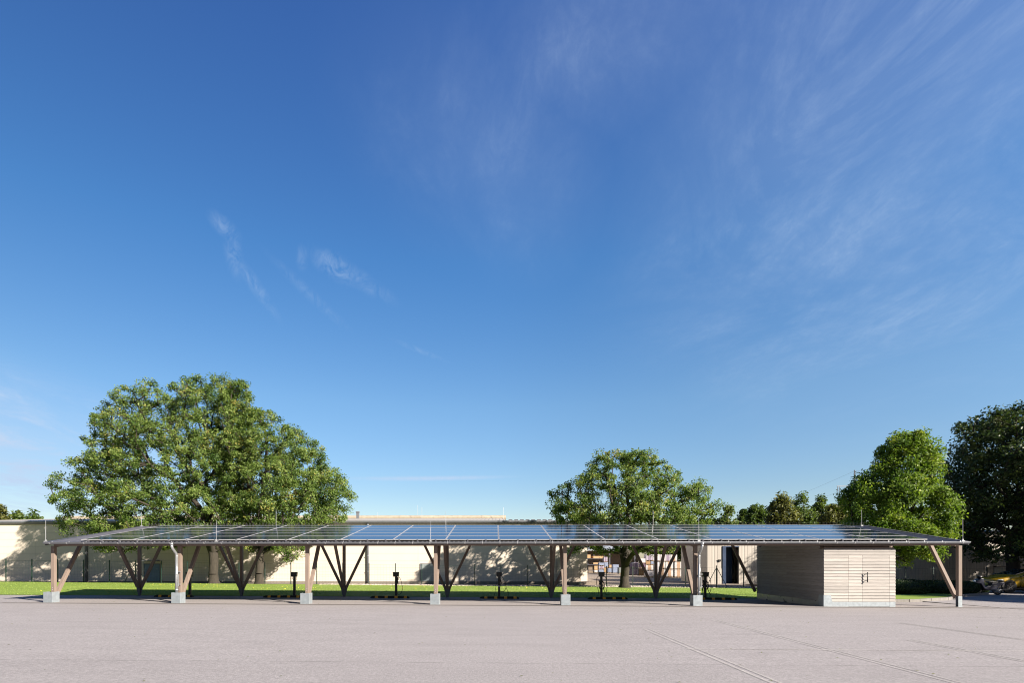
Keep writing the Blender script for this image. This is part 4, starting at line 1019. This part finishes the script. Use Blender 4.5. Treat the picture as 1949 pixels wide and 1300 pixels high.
def stack(u0, u1, v0, v1, Yd, mm, lab, cat='stack', name='wrapped_load', base=True, dep=.9):
    x0, x1 = X(u0, Yd), X(u1, Yd); zt, zb = Z(u0, v0, Yd), Z(u0, v1, Yd); g = .08 if base else 0
    t = thing(name, lab, cat, ((x0 + x1) / 2, Yd + dep / 2, zb), 'goods stored in the yard')
    mb = MB(); mb.box(x0 + .01, x1 - .01, Yd, Yd + dep, zb + g, zt - .01); mb.build('goods', M[mm], t, bevel=.025)
    if base:
        mb = MB()
        for k in range(3): q = lerp(x0 + .02, x1 - .12, k / 2); mb.box(q, q + .10, Yd + .01, Yd + dep - .01, zb, zb + g - .022)
        mb.box(x0 + .01, x1 - .01, Yd + .005, Yd + dep - .005, zb + g - .021, zb + g - .001); mb.build('pallet', M['pallet'], t)
YR = 58.; YL = 73.
o1, w1 = 'pk_orange', 'pk_white'
loads = [(1284, 1299, 1084.6, 1099.6, YR, o1, 'orange and white wrapped load at ground level at the outer end of the crate row'),
 (1284, 1299, 1069.8, 1084.4, YR, o1, 'orange and white wrapped load stacked on the outermost ground load'),
 (1267, 1281.3, 1084.8, 1099.4, YR, o1, 'orange and white wrapped load at ground level, second from the outer end'),
 (1267, 1281.3, 1070, 1084.6, YR, o1, 'orange and white wrapped load in the middle layer, second from the outer end'),
 (1255.5, 1266.6, 1083.5, 1098.8, YR, 'pk_orange', 'narrow orange load at ground level beside the V shaped post'),
 (1255.5, 1266.6, 1069.8, 1083.3, YR, 'pk_orange', 'narrow orange load on top of the narrow ground load by the V shaped post'),
 (1275.5, 1289, 1056.2, 1069.6, YR, o1, 'topmost orange and white load at the outer end of the upper layer'),
 (1267.6, 1275.2, 1056.2, 1069.6, YR, 'pk_mauve', 'mauve wrapped load in the upper layer between white and orange loads'),
 (1256.5, 1267.3, 1056, 1069.6, YR, w1, 'white wrapped load in the upper layer beside the mauve load'),
 (1243, 1256, 1055.6, 1069, YR, w1, 'white wrapped load in the upper layer seen between the rear post and its brace'),
 (1229.5, 1242.6, 1056, 1068.2, YR, 'pk_mauve', 'pinkish wrapped load on top of the brown cardboard load'),
 (1229.2, 1238, 1068.6, 1075.8, YR, 'pk_brown', 'brown cardboard load under the pinkish wrapped load'),
 (1238.2, 1244, 1068.8, 1075.8, YR, 'pk_blue', 'blue grey bag beside the brown cardboard load'),
 (1229, 1243.5, 1076.2, 1086.8, YR, o1, 'white banded load with orange labels under the brown cardboard load'),
 (1229.5, 1244, 1087.2, 1098.6, YR, w1, 'pale bagged load at ground level under the white banded load'),
 (1244.3, 1255.2, 1070, 1098.4, YR, w1, 'tall white wrapped load half hidden by the rear post and its brace'),
 (1219, 1228.8, 1063.5, 1073, YR, w1, 'small white load peeping over the dark purple load'),
 (1219.5, 1228.6, 1073.4, 1082, YR, 'pk_purple', 'dark purple load between white and brown ones'),
 (1215.8, 1228.6, 1082.4, 1096.6, YR + 2, 'pk_brown', 'brown wood load at ground level beside the mauve striped loads'),
 (1205.5, 1215.4, 1082.8, 1096, YR + 2, 'pk_mauve', 'mauve striped load at ground level beside the brown wood load'),
 (1195.6, 1205.2, 1082.6, 1095.6, YR + 2, 'pk_mauve', 'mauve striped load at ground level touching the lone oak trunk'),
 (1205.5, 1215.4, 1071.5, 1082.6, YR + 2, 'pk_mauve', 'mauve striped load on top of the one beside the brown wood'),
 (1195.6, 1205.2, 1072.5, 1082.4, YR + 2, 'pk_mauve', 'mauve striped load on top of the one touching the oak trunk'),
 (1178, 1183.5, 1080.5, 1093, YL - 6, 'pk_grey', 'grey green load just behind the lone oak trunk'),
 (1166.5, 1177.7, 1075, 1092, YL - 4, 'pk_blue', 'big crumpled blue white bag near the lone oak trunk'),
 (1157.6, 1166.2, 1082, 1091.5, YL - 2, 'pk_blue', 'dark blue load below the small orange box'),
 (1159.5, 1165, 1075.6, 1081.8, YL - 2, 'pk_wood', 'small bright orange box on the dark blue load'),
 (1150.2, 1157.4, 1070.8, 1080.8, YL, 'pk_blue', 'blue wrapped load beside the dark banded one, middle layer'),
 (1149.2, 1156.4, 1060.5, 1070.6, YL, 'pk_mauve', 'pale mauve load on top of the blue wrapped load'),
 (1140, 1150, 1071.5, 1077.6, YL, 'pk_blue', 'blue banded box on top of the low boxes by the wood rack'),
 (1139.5, 1150, 1078, 1084.2, YL, 'pk_mauve', 'mauve box with orange centre, middle of the low boxes'),
 (1139.5, 1149.2, 1084.6, 1090.5, YL, 'pk_blue', 'blue white box at ground level by the wood rack'),
 (1149.4, 1157.4, 1081.2, 1090.8, YL, 'pk_brown', 'brown red box at ground level under the blue wrapped load')]
for q in loads: stack(*q)
YW = 76.
wood = [(1117.5, 1124.2, 1056.2, 1063, 'short pack of orange sawn wood beside the warehouse corner'), (1129, 1148.8, 1058.8, 1063.4, 'long pack of orange sawn wood on the upper rack level'),
        (1129, 1142, 1071.2, 1074.6, 'long flat pack of pale sawn wood on the middle rack level'), (1130.8, 1139, 1077.6, 1085.4, 'square pack of orange sawn wood at the foot of the rack')]
for u0, u1, v0, v1, lab in wood: stack(u0, u1, v0, v1, YW, 'pk_wood', lab, 'wood pack', 'wood_pack', base=False, dep=1.4)
stack(1131, 1139.2, 1085.8, 1090.6, YW, 'pk_white', 'flat white wrapped pack at the bottom under the square wood pack', 'wood pack', 'wood_pack', dep=1.2)
rk = thing('storage_rack', 'dark steel cantilever rack holding packs of orange sawn wood', 'rack', (X(1133, YW + .7), YW + .7, -.17), None)
for u in (1119, 1130.5, 1141.5, 1150):
    x = X(u, YW + .8); mb = MB(); mb.box(x - .06, x + .06, YW + .75, YW + .87, -.17, Z(u, 1055.5, YW)); mb.build('upright', M['sheet'], rk)
for v in (1063.4, 1074.8, 1085.5):
    mb = MB(); z = Z(1130, v, YW); mb.box(X(1117, YW), X(1151, YW), YW + .05, YW + 1.3, z - .10, z - .015); mb.build('shelf', M['sheet'], rk)
mb = MB(); a, b, c_ = X(1119, YW + .9), X(1130.5, YW + .9), X(1141.5, YW + .9)
for p, q in ((a, b), (c_, b)): mb.beam((p, YW + .93, Z(1130, 1074, YW)), (q, YW + .93, Z(1130, 1064, YW)), .05, .05)
mb.build('cross_brace', M['sheet'], rk)
M['shelterwall'] = mat('brown_shelter_wall', (.20, .155, .115), .9, scale=2, amt=.2)
sl_ = thing('storage_shelter', 'open brown walled shelter behind the sawn wood rack', 'shelter', (X(1145, 80), 80, -.17))
mb = MB(); mb.box(X(1095, 80), X(1215, 80), 80, 80.2, -.3, Z(1140, 1043, 80)); mb.build('rear_wall', M['shelterwall'], sl_)
for u in (1112, 1160, 1208):
    mb = MB(); x = X(u, 77.7); mb.box(x - .1, x + .1, 77.6, 77.8, -.3, Z(u, 1048, 78)); mb.build('post', M['sheet'], sl_)
mb = MB(); mb.prism([(77.2, Z(1140, 1049, 77.2)), (80.6, Z(1140, 1038, 80.6)), (80.6, Z(1140, 1036.5, 80.6)), (77.2, Z(1140, 1046.5, 77.2))], 'x', X(1093, 78), X(1217, 78)); mb.build('roof', M['hallroof'], sl_)
# dry weeds at the end of the crates
rng = np.random.default_rng(5); N = 2600; x0, x1 = X(1300, 59), X(1332, 59)
gx_ = rng.uniform(x0, x1, N); gy_ = rng.uniform(58.5, 61, N); gz_ = -.17 + np.abs(rng.normal(0, .75, N))
g_ = leaf_mesh('dry_weeds', np.stack([gx_, gy_, gz_], 1), rng.normal(size=(N, 3)), rng.uniform(.10, .24, N), rng.uniform(0, 1, N), M['autumn_leaf'], aspect=.3); tag(g_, kind='stuff')

# ------------------------------------------------------------------ white van in the yard (seen from its rear corner)
M['vanwhite'] = mat('white_van_paint', (.48, .49, .50), .3, scale=2, amt=.04)
M['darkglass'] = mat('dark_glass', (.012, .016, .022), .08, scale=2, amt=.1, spec=.8)
M['red'] = mat('red_lens', (.45, .02, .015), .25)
M['teal'] = mat('teal_lettering', (.25, .42, .45), .5)
vy = 72.; vz = Z(1337, 1100.6, vy); vx = X(1348, vy); k = (Z(1337, 1079, vy) - vz) / 1.95
van = thing('van', 'small white van parked in the yard beside the beige steel hall', 'van', (vx, vy, vz))
def V(*p): return (vx + p[0] * k, vy + p[1] * k, vz + p[2] * k)
mb = MB(); prof = [(-.82, .28), (.82, .28), (.86, .9), (.80, 1.75), (.70, 1.93), (-.70, 1.93), (-.80, 1.75), (-.86, .9)]
vs = [V(x, 0, z) for x, z in prof] + [V(x, 3.0, z) for x, z in prof] + [V(x * .92, 4.1, min(z, 1.15)) for x, z in prof]
fs = [tuple(range(8))] + [(i, i + 8, (i + 1) % 8 + 8, (i + 1) % 8) for i in range(8)] + [(i + 8, i + 16, (i + 1) % 8 + 16, (i + 1) % 8 + 8) for i in range(8)] + [tuple(range(23, 15, -1))]
mb.add(vs, fs); body = mb.build('body', M['vanwhite'], van, bevel=.03)
for s in (-1, 1):
    mb = MB(); p = V(s * .40, -.012, 1.48); mb.box(p[0] - .30 * k, p[0] + .30 * k, p[1] - .01, p[1] + .008, p[2] - .22 * k, p[2] + .24 * k); mb.build('rear_window', M['darkglass'], van)
    mb = MB(); p = V(s * .78, -.01, .95); mb.box(p[0] - .06 * k, p[0] + .06 * k, p[1] - .02, p[1] + .01, p[2] - .25 * k, p[2] + .25 * k); mb.build('tail_light', M['red'], van)
    for yy in (.7, 3.3):
        mb = MB(); mb.disc(V(s * .72, yy, .31), 'x', .31 * k, .2 * k, 18); mb.build('wheel', M['rubber'], van)
mb = MB(); p = V(0, -.02, .36); mb.box(p[0] - .80 * k, p[0] + .80 * k, p[1] - .06, p[1], p[2] - .10 * k, p[2] + .10 * k); mb.build('bumper', M['sheet'], van)
for s in (-1, 1):                                    # the mark on its side: a T
    mb = MB(); sx = vx + s * .872 * k
    mb.box(sx - .004, sx + .004, vy + .6 * k, vy + 1.5 * k, vz + 1.50 * k, vz + 1.58 * k); mb.box(sx - .004, sx + .004, vy + 1.0 * k, vy + 1.1 * k, vz + 1.1 * k, vz + 1.498 * k); mb.build('lettering', M['teal'], van)

# ------------------------------------------------------------------ yellow car, nose towards the carport
M['yellowpaint'] = mat('yellow_car_paint', (.42, .25, .010), .3, scale=2, amt=.05, spec=.6)
M['lamp'] = mat('clear_lamp', (.75, .78, .80), .12, .3)
M['alloy'] = mat('dark_alloy', (.16, .17, .19), .3, .8)
CY = 32.3; cx0 = X(1897, CY); cg = Z(1915, 1127.6, CY)
car = thing('parked_car', 'yellow hatchback parked in the shade of the chestnut tree', 'car', (cx0 + 2.1, CY + .88, cg))
# stations along the length: (x, half width low, half width top, sill z, waist z, roof z or None, half width of roof)
St = [(0, .60, .30, .50, .60, .60, .55), (.10, .74, .22, .62, .70, .70, .62), (.45, .83, .19, .70, .83, .83, .66), (1.05, .87, .19, .78, .93, .94, .68), (1.25, .88, .19, .82, .95, .98, .68),
      (2.05, .89, .20, .86, .96, 1.20, .63), (2.75, .89, .20, .88, .97, 1.40, .58), (3.35, .88, .20, .90, .98, 1.38, .58), (3.85, .84, .22, .90, .97, 1.18, .56), (4.05, .76, .35, .85, .93, .97, .60)]
mb = MB(); rows = []
for x, hw, zs_, zm, zw, zr_, hr in St: rows.append([(cx0 + x, CY + .88 + s * w_, cg + z) for s, w_, z in ((-1, hw * .93, zs_), (-1, hw, (zs_ + zm) / 2), (-1, hw, zm), (-1, hw * .95, zw), (-1, hr, zr_), (0, hr, zr_ + .03), (1, hr, zr_), (1, hw * .95, zw), (1, hw, zm), (1, hw, (zs_ + zm) / 2), (1, hw * .93, zs_))])
vs = [p for r in rows for p in r]; n = 11; fs = []; mi = []
for i in range(len(rows) - 1):
    for j in range(n):
        a = (i * n + j, (i + 1) * n + j, (i + 1) * n + (j + 1) % n, i * n + (j + 1) % n); fs.append(a)
        mi.append(1 if (j in (3, 6) and 4 <= i <= 7) or (j in (4, 5) and i in (4, 8)) else 0)
for f_, m_ in zip(fs, mi): pass
mb.v = vs; mb.f = [list(f) for f in fs] + [list(range(n)), list(range(len(vs) - 1, len(vs) - n - 1, -1))]; mb.m = [0] * len(mb.f); mb.t = [.5] * len(mb.f)
body = mb.build('body', [M['yellowpaint']], car, smooth=False)
sub = body.modifiers.new('round', 'SUBSURF'); sub.levels = sub.render_levels = 2
for p in body.data.polygons: p.use_smooth = True
for s in (-1, 1):
    yy = CY + .88 + s * .775
    mb = MB(); g1 = [(1.62, 1.00), (2.18, 1.17), (2.62, 1.29), (2.62, 1.00)]; g2 = [(2.68, 1.00), (2.68, 1.30), (3.25, 1.29), (3.55, 1.14), (3.45, 1.02)]
    for gg in (g1, g2):
        vs = [(cx0 + a, CY + .88 + s * (lerp(.865, .615, (b - .97) / .45) + .004), cg + b) for a, b in gg] + [(cx0 + a, CY + .88 + s * (lerp(.865, .615, (b - .97) / .45) - .02), cg + b) for a, b in gg]
        k_ = len(gg); mb.add(vs, [tuple(range(k_)), tuple(range(2 * k_ - 1, k_ - 1, -1))] + [(i, i + k_, (i + 1) % k_ + k_, (i + 1) % k_) for i in range(k_)])
    mb.build('side_window', M['darkglass'], car)
    for wx in (.78, 3.28):
        mb = MB(); mb.disc((cx0 + wx, yy + s * .015, cg + .33), 'y', .375, .20, 28); mb.build('wheel_arch', M['black'], car)
        mb = MB(); mb.disc((cx0 + wx, yy + s * .025, cg + .315), 'y', .315, .21, 28, r_in=.20); wl = mb.build('wheel', M['rubber'], car)
        mb = MB(); mb.disc((cx0 + wx, yy + s * .03, cg + .315), 'y', .055, .20, 12)
        for q in range(5): a_ = q * 2 * math.pi / 5 + .3; mb.beam((cx0 + wx, yy + s * .12, cg + .315), (cx0 + wx + .205 * math.cos(a_), yy + s * .12, cg + .315 + .205 * math.sin(a_)), .05, .03, up=(0, 1, 0))
        mb.disc((cx0 + wx, yy + s * .03, cg + .315), 'y', .215, .18, 28, r_in=.185); mb.build('rim', M['alloy'], wl)
    mb = MB(); mb.prism([(cx0 + .10, cg + .60), (cx0 + .55, cg + .70), (cx0 + .62, cg + .76), (cx0 + .20, cg + .72)], 'y', CY + .88 + s * .70 - .03, CY + .88 + s * .80 + (.0)); mb.build('headlight', M['lamp'], car, bevel=.01)
    mb = MB(); mb.ball((cx0 + 1.55, CY + .88 + s * .98, cg + 1.00), .11, 10, 6, (.6, 1, .75)); mb.build('wing_mirror', M['black'], car, smooth=True)
    mb = MB(); mb.box(cx0 + .95, cx0 + 2.95, min(yy, yy + s * .12), max(yy, yy + s * .12), cg + .17, cg + .235); mb.build('sill', M['black'], car)
    mb = MB(); mb.box(cx0 + 1.40, cx0 + 1.406, min(yy, yy + s * .116), max(yy, yy + s * .116), cg + .30, cg + .93); mb.build('door_seam', M['black'], car); mb = MB(); mb.box(cx0 + 2.48, cx0 + 2.486, min(yy, yy + s * .116), max(yy, yy + s * .116), cg + .30, cg + .93); mb.build('door_seam', M['black'], car)
    mb = MB(); mb.box(cx0 + 2.2, cx0 + 2.38, min(yy + s * .10, yy + s * .135), max(yy + s * .10, yy + s * .135), cg + .80, cg + .83); mb.build('door_handle', M['yellowpaint'], car)
mb = MB(); q = [(1.32, 1.015, .64), (2.35, 1.315, .56)]; vs = []
for dz in (.02, -.01):
    for a, b, hw in q: vs += [(cx0 + a, CY + .88 - hw, cg + b + dz), (cx0 + a, CY + .88 + hw, cg + b + dz)]
mb.add(vs, [(0, 1, 3, 2), (4, 6, 7, 5), (0, 4, 5, 1), (2, 3, 7, 6), (0, 2, 6, 4), (1, 5, 7, 3)]); mb.build('windscreen', M['darkglass'], car)
mb = MB(); mb.box(cx0 - .02, cx0 + .05, CY + .40, CY + 1.36, cg + .30, cg + .45); mb.build('grille', M['black'], car)

# ------------------------------------------------------------------ moped with step-through frame
MY = 30.7; ru, fu = X(1898.5, MY), X(1858, MY); mg = zg(ru, MY)
mp = thing('moped', 'dark blue moped on its stand in front of the yellow car', 'moped', ((ru + fu) / 2, MY, mg))
M['bluebody'] = mat('dark_blue_plastic', (.006, .008, .026), .4, spec=.35); M['chrome'] = mat('bright_metal', (.10, .105, .115), .35, .7)
wr_ = .275
for x in (fu, ru):
    mb = MB(); mb.disc((x, MY, mg + wr_), 'y', wr_, .075, 28, r_in=wr_ - .07); wl = mb.build('wheel', M['rubber'], mp)
    mb = MB(); mb.disc((x, MY, mg + wr_), 'y', wr_ - .065, .05, 28, r_in=wr_ - .09); mb.disc((x, MY, mg + wr_), 'y', .06, .10, 14)
    for q in range(6): a_ = q * math.pi / 3; mb.beam((x, MY, mg + wr_), (x + (wr_ - .08) * math.cos(a_), MY, mg + wr_ + (wr_ - .08) * math.sin(a_)), .022, .012, up=(0, 1, 0))
    mb.build('rim', M['alloy'], wl)
L = ru - fu; hx_ = fu + .20
mb = MB(); mb.tube([(fu, MY - .08, mg + wr_), (fu + .10, MY - .08, mg + .55)], .022, 8); mb.tube([(fu, MY + .08, mg + wr_), (fu + .10, MY + .08, mg + .55)], .022, 8); mb.tube([(fu + .09, MY, mg + .52), (hx_ + .04, MY, mg + .95)], .03, 8); mb.build('fork', M['chrome'], mp)
mb = MB(); mb.prism([(fu - .20, mg + .66), (fu - .05, mg + .80), (fu + .16, mg + .93), (fu + .30, mg + .90), (fu + .38, mg + .40), (fu + .30, mg + .36), (fu + .14, mg + .62), (fu - .03, mg + .62)], 'y', MY - .15, MY + .15); mb.build('front_fairing', M['bluebody'], mp, bevel=.03)
mb = MB(); mb.prism([(fu - .28, mg + .35), (fu - .30, mg + .58), (fu - .02, mg + .60), (fu + .22, mg + .52), (fu + .02, mg + .565)], 'y', MY - .06, MY + .06); mb.build('front_mudguard', M['bluebody'], mp, bevel=.015)
mb = MB(); mb.ball((fu - .11, MY, mg + .745), .085, 12, 8, (.9, 1.1, .8)); mb.build('headlight', M['lamp'], mp, smooth=True)
mb = MB(); mb.tube([(hx_ + .16, MY - .36, mg + 1.02), (hx_ + .06, MY - .22, mg + 1.00), (hx_ + .02, MY, mg + .96), (hx_ + .06, MY + .22, mg + 1.00), (hx_ + .16, MY + .36, mg + 1.02)], .017, 8); mb.ball((hx_ - .02, MY, mg + 1.0), .10, 10, 6, (1.3, 1.2, .8)); hb = mb.build('handlebar', M['black'], mp, smooth=True)
for s in (-1, 1):
    mb = MB(); mb.tube([(hx_ + .06, MY + s * .22, mg + 1.01), (hx_ + .02, MY + s * .28, mg + 1.20)], .008, 6); mb.disc((hx_ + .01, MY + s * .29, mg + 1.25), 'x', .055, .02, 14); mb.build('mirror', M['black'], hb)
mb = MB(); mb.prism([(fu + .30, mg + .36), (fu + .38, mg + .42), (fu + .55, mg + .50), (ru - .45, mg + .50), (ru - .42, mg + .66), (ru + .25, mg + .72), (ru + .30, mg + .62), (ru + .02, mg + .50), (ru - .22, mg + .30), (fu + .55, mg + .24)], 'y', MY - .14, MY + .14); mb.build('body', M['bluebody'], mp, bevel=.03)
mb = MB(); mb.prism([(ru - .62, mg + .665), (ru - .55, mg + .75), (ru - .1, mg + .77), (ru + .24, mg + .82), (ru + .30, mg + .76), (ru + .24, mg + .722), (ru - .42, mg + .661)], 'y', MY - .13, MY + .13); mb.build('seat', M['black'], mp, bevel=.025)
mb = MB(); mb.tube([(ru - .5, MY - .16, mg + .27), (ru - .1, MY - .17, mg + .25), (ru + .30, MY - .17, mg + .33)], [.03, .045, .045], 10); mb.build('exhaust', M['chrome'], mp, smooth=True)
mb = MB(); mb.prism([(ru + .28, mg + .36), (ru + .33, mg + .62), (ru + .24, mg + .62), (ru + .20, mg + .45)], 'y', MY - .07, MY + .07); mb.build('rear_mudguard', M['black'], mp)
mb = MB(); mb.ball((ru + .32, MY, mg + .62), .05, 10, 6, (.7, 1.3, .8)); mb.build('tail_light', M['red'], mp, smooth=True)
mb = MB(); mb.tube([(ru - .35, MY - .05, mg + .30), (ru - .28, MY - .22, mg + .005)], .014, 6); mb.build('kickstand', M['chrome'], mp)
mb = MB(); mb.box(ru - .34, ru - .16, MY - .146, MY - .141, mg + .50, mg + .545); mb.build('side_badge', M['chrome'], mp)

# ------------------------------------------------------------------ power line behind the trees
PY = 92.; pux = X(1626.5, PY)
pole = thing('utility_pole', 'tall grey utility pole with a cross arm behind the bright green tree', 'pole', (pux, PY, -.3))
mb = MB(); mb.tube([(pux, PY, -.5), (pux, PY, Z(1626, 895, PY))], [.17, .09], 10); mb.build('mast', M['gutter'], pole, smooth=True)
za = Z(1600, 926, PY); xa, xb = X(1592.3, PY), X(1660.7, PY)
mb = MB(); mb.box(xa, xb, PY - .17, PY - .06, za - .06, za + .06); mb.build('cross_arm', M['gutter'], pole)
for x in (xa + .08, xa + .38, xb - .38, xb - .08):
    mb = MB(); mb.tube([(x, PY - .12, za - .06), (x, PY - .12, za - .92)], .035, 6)
    for q in range(6): mb.disc((x, PY - .12, za - .2 - q * .12), 'x', .05, .06, 8)
    mb.build('insulator', M['sheet'], pole)
M['wire'] = mat('overhead_wire', (.22, .23, .25), .5)
def wire(p, q, lab, sag=1.2):
    p, q = Vector(p), Vector(q); mb = MB(); n = 24
    mb.tube([p.lerp(q, i / n) - Vector((0, 0, sag * math.sin(math.pi * i / n))) for i in range(n + 1)], .011, 5)
    tag(mb.build('power_line', M['wire']), lab, 'wire', 'overhead wires of the power line')
tp = Vector((pux, PY, Z(1626, 897, PY)))
wire(tp, at(1380, 985, 190), 'thin overhead wire running down from the tip of the utility pole')
wire((xa + .2, PY - .12, za - .95), at(1370, 1000, 190), 'thin overhead wire hanging from the cross arm insulators')
wire(tp, at(1990, 850, 84), 'thin overhead wire crossing the sky gap beside the dark chestnut', .5)

assert all(o.name for o in scene.objects)
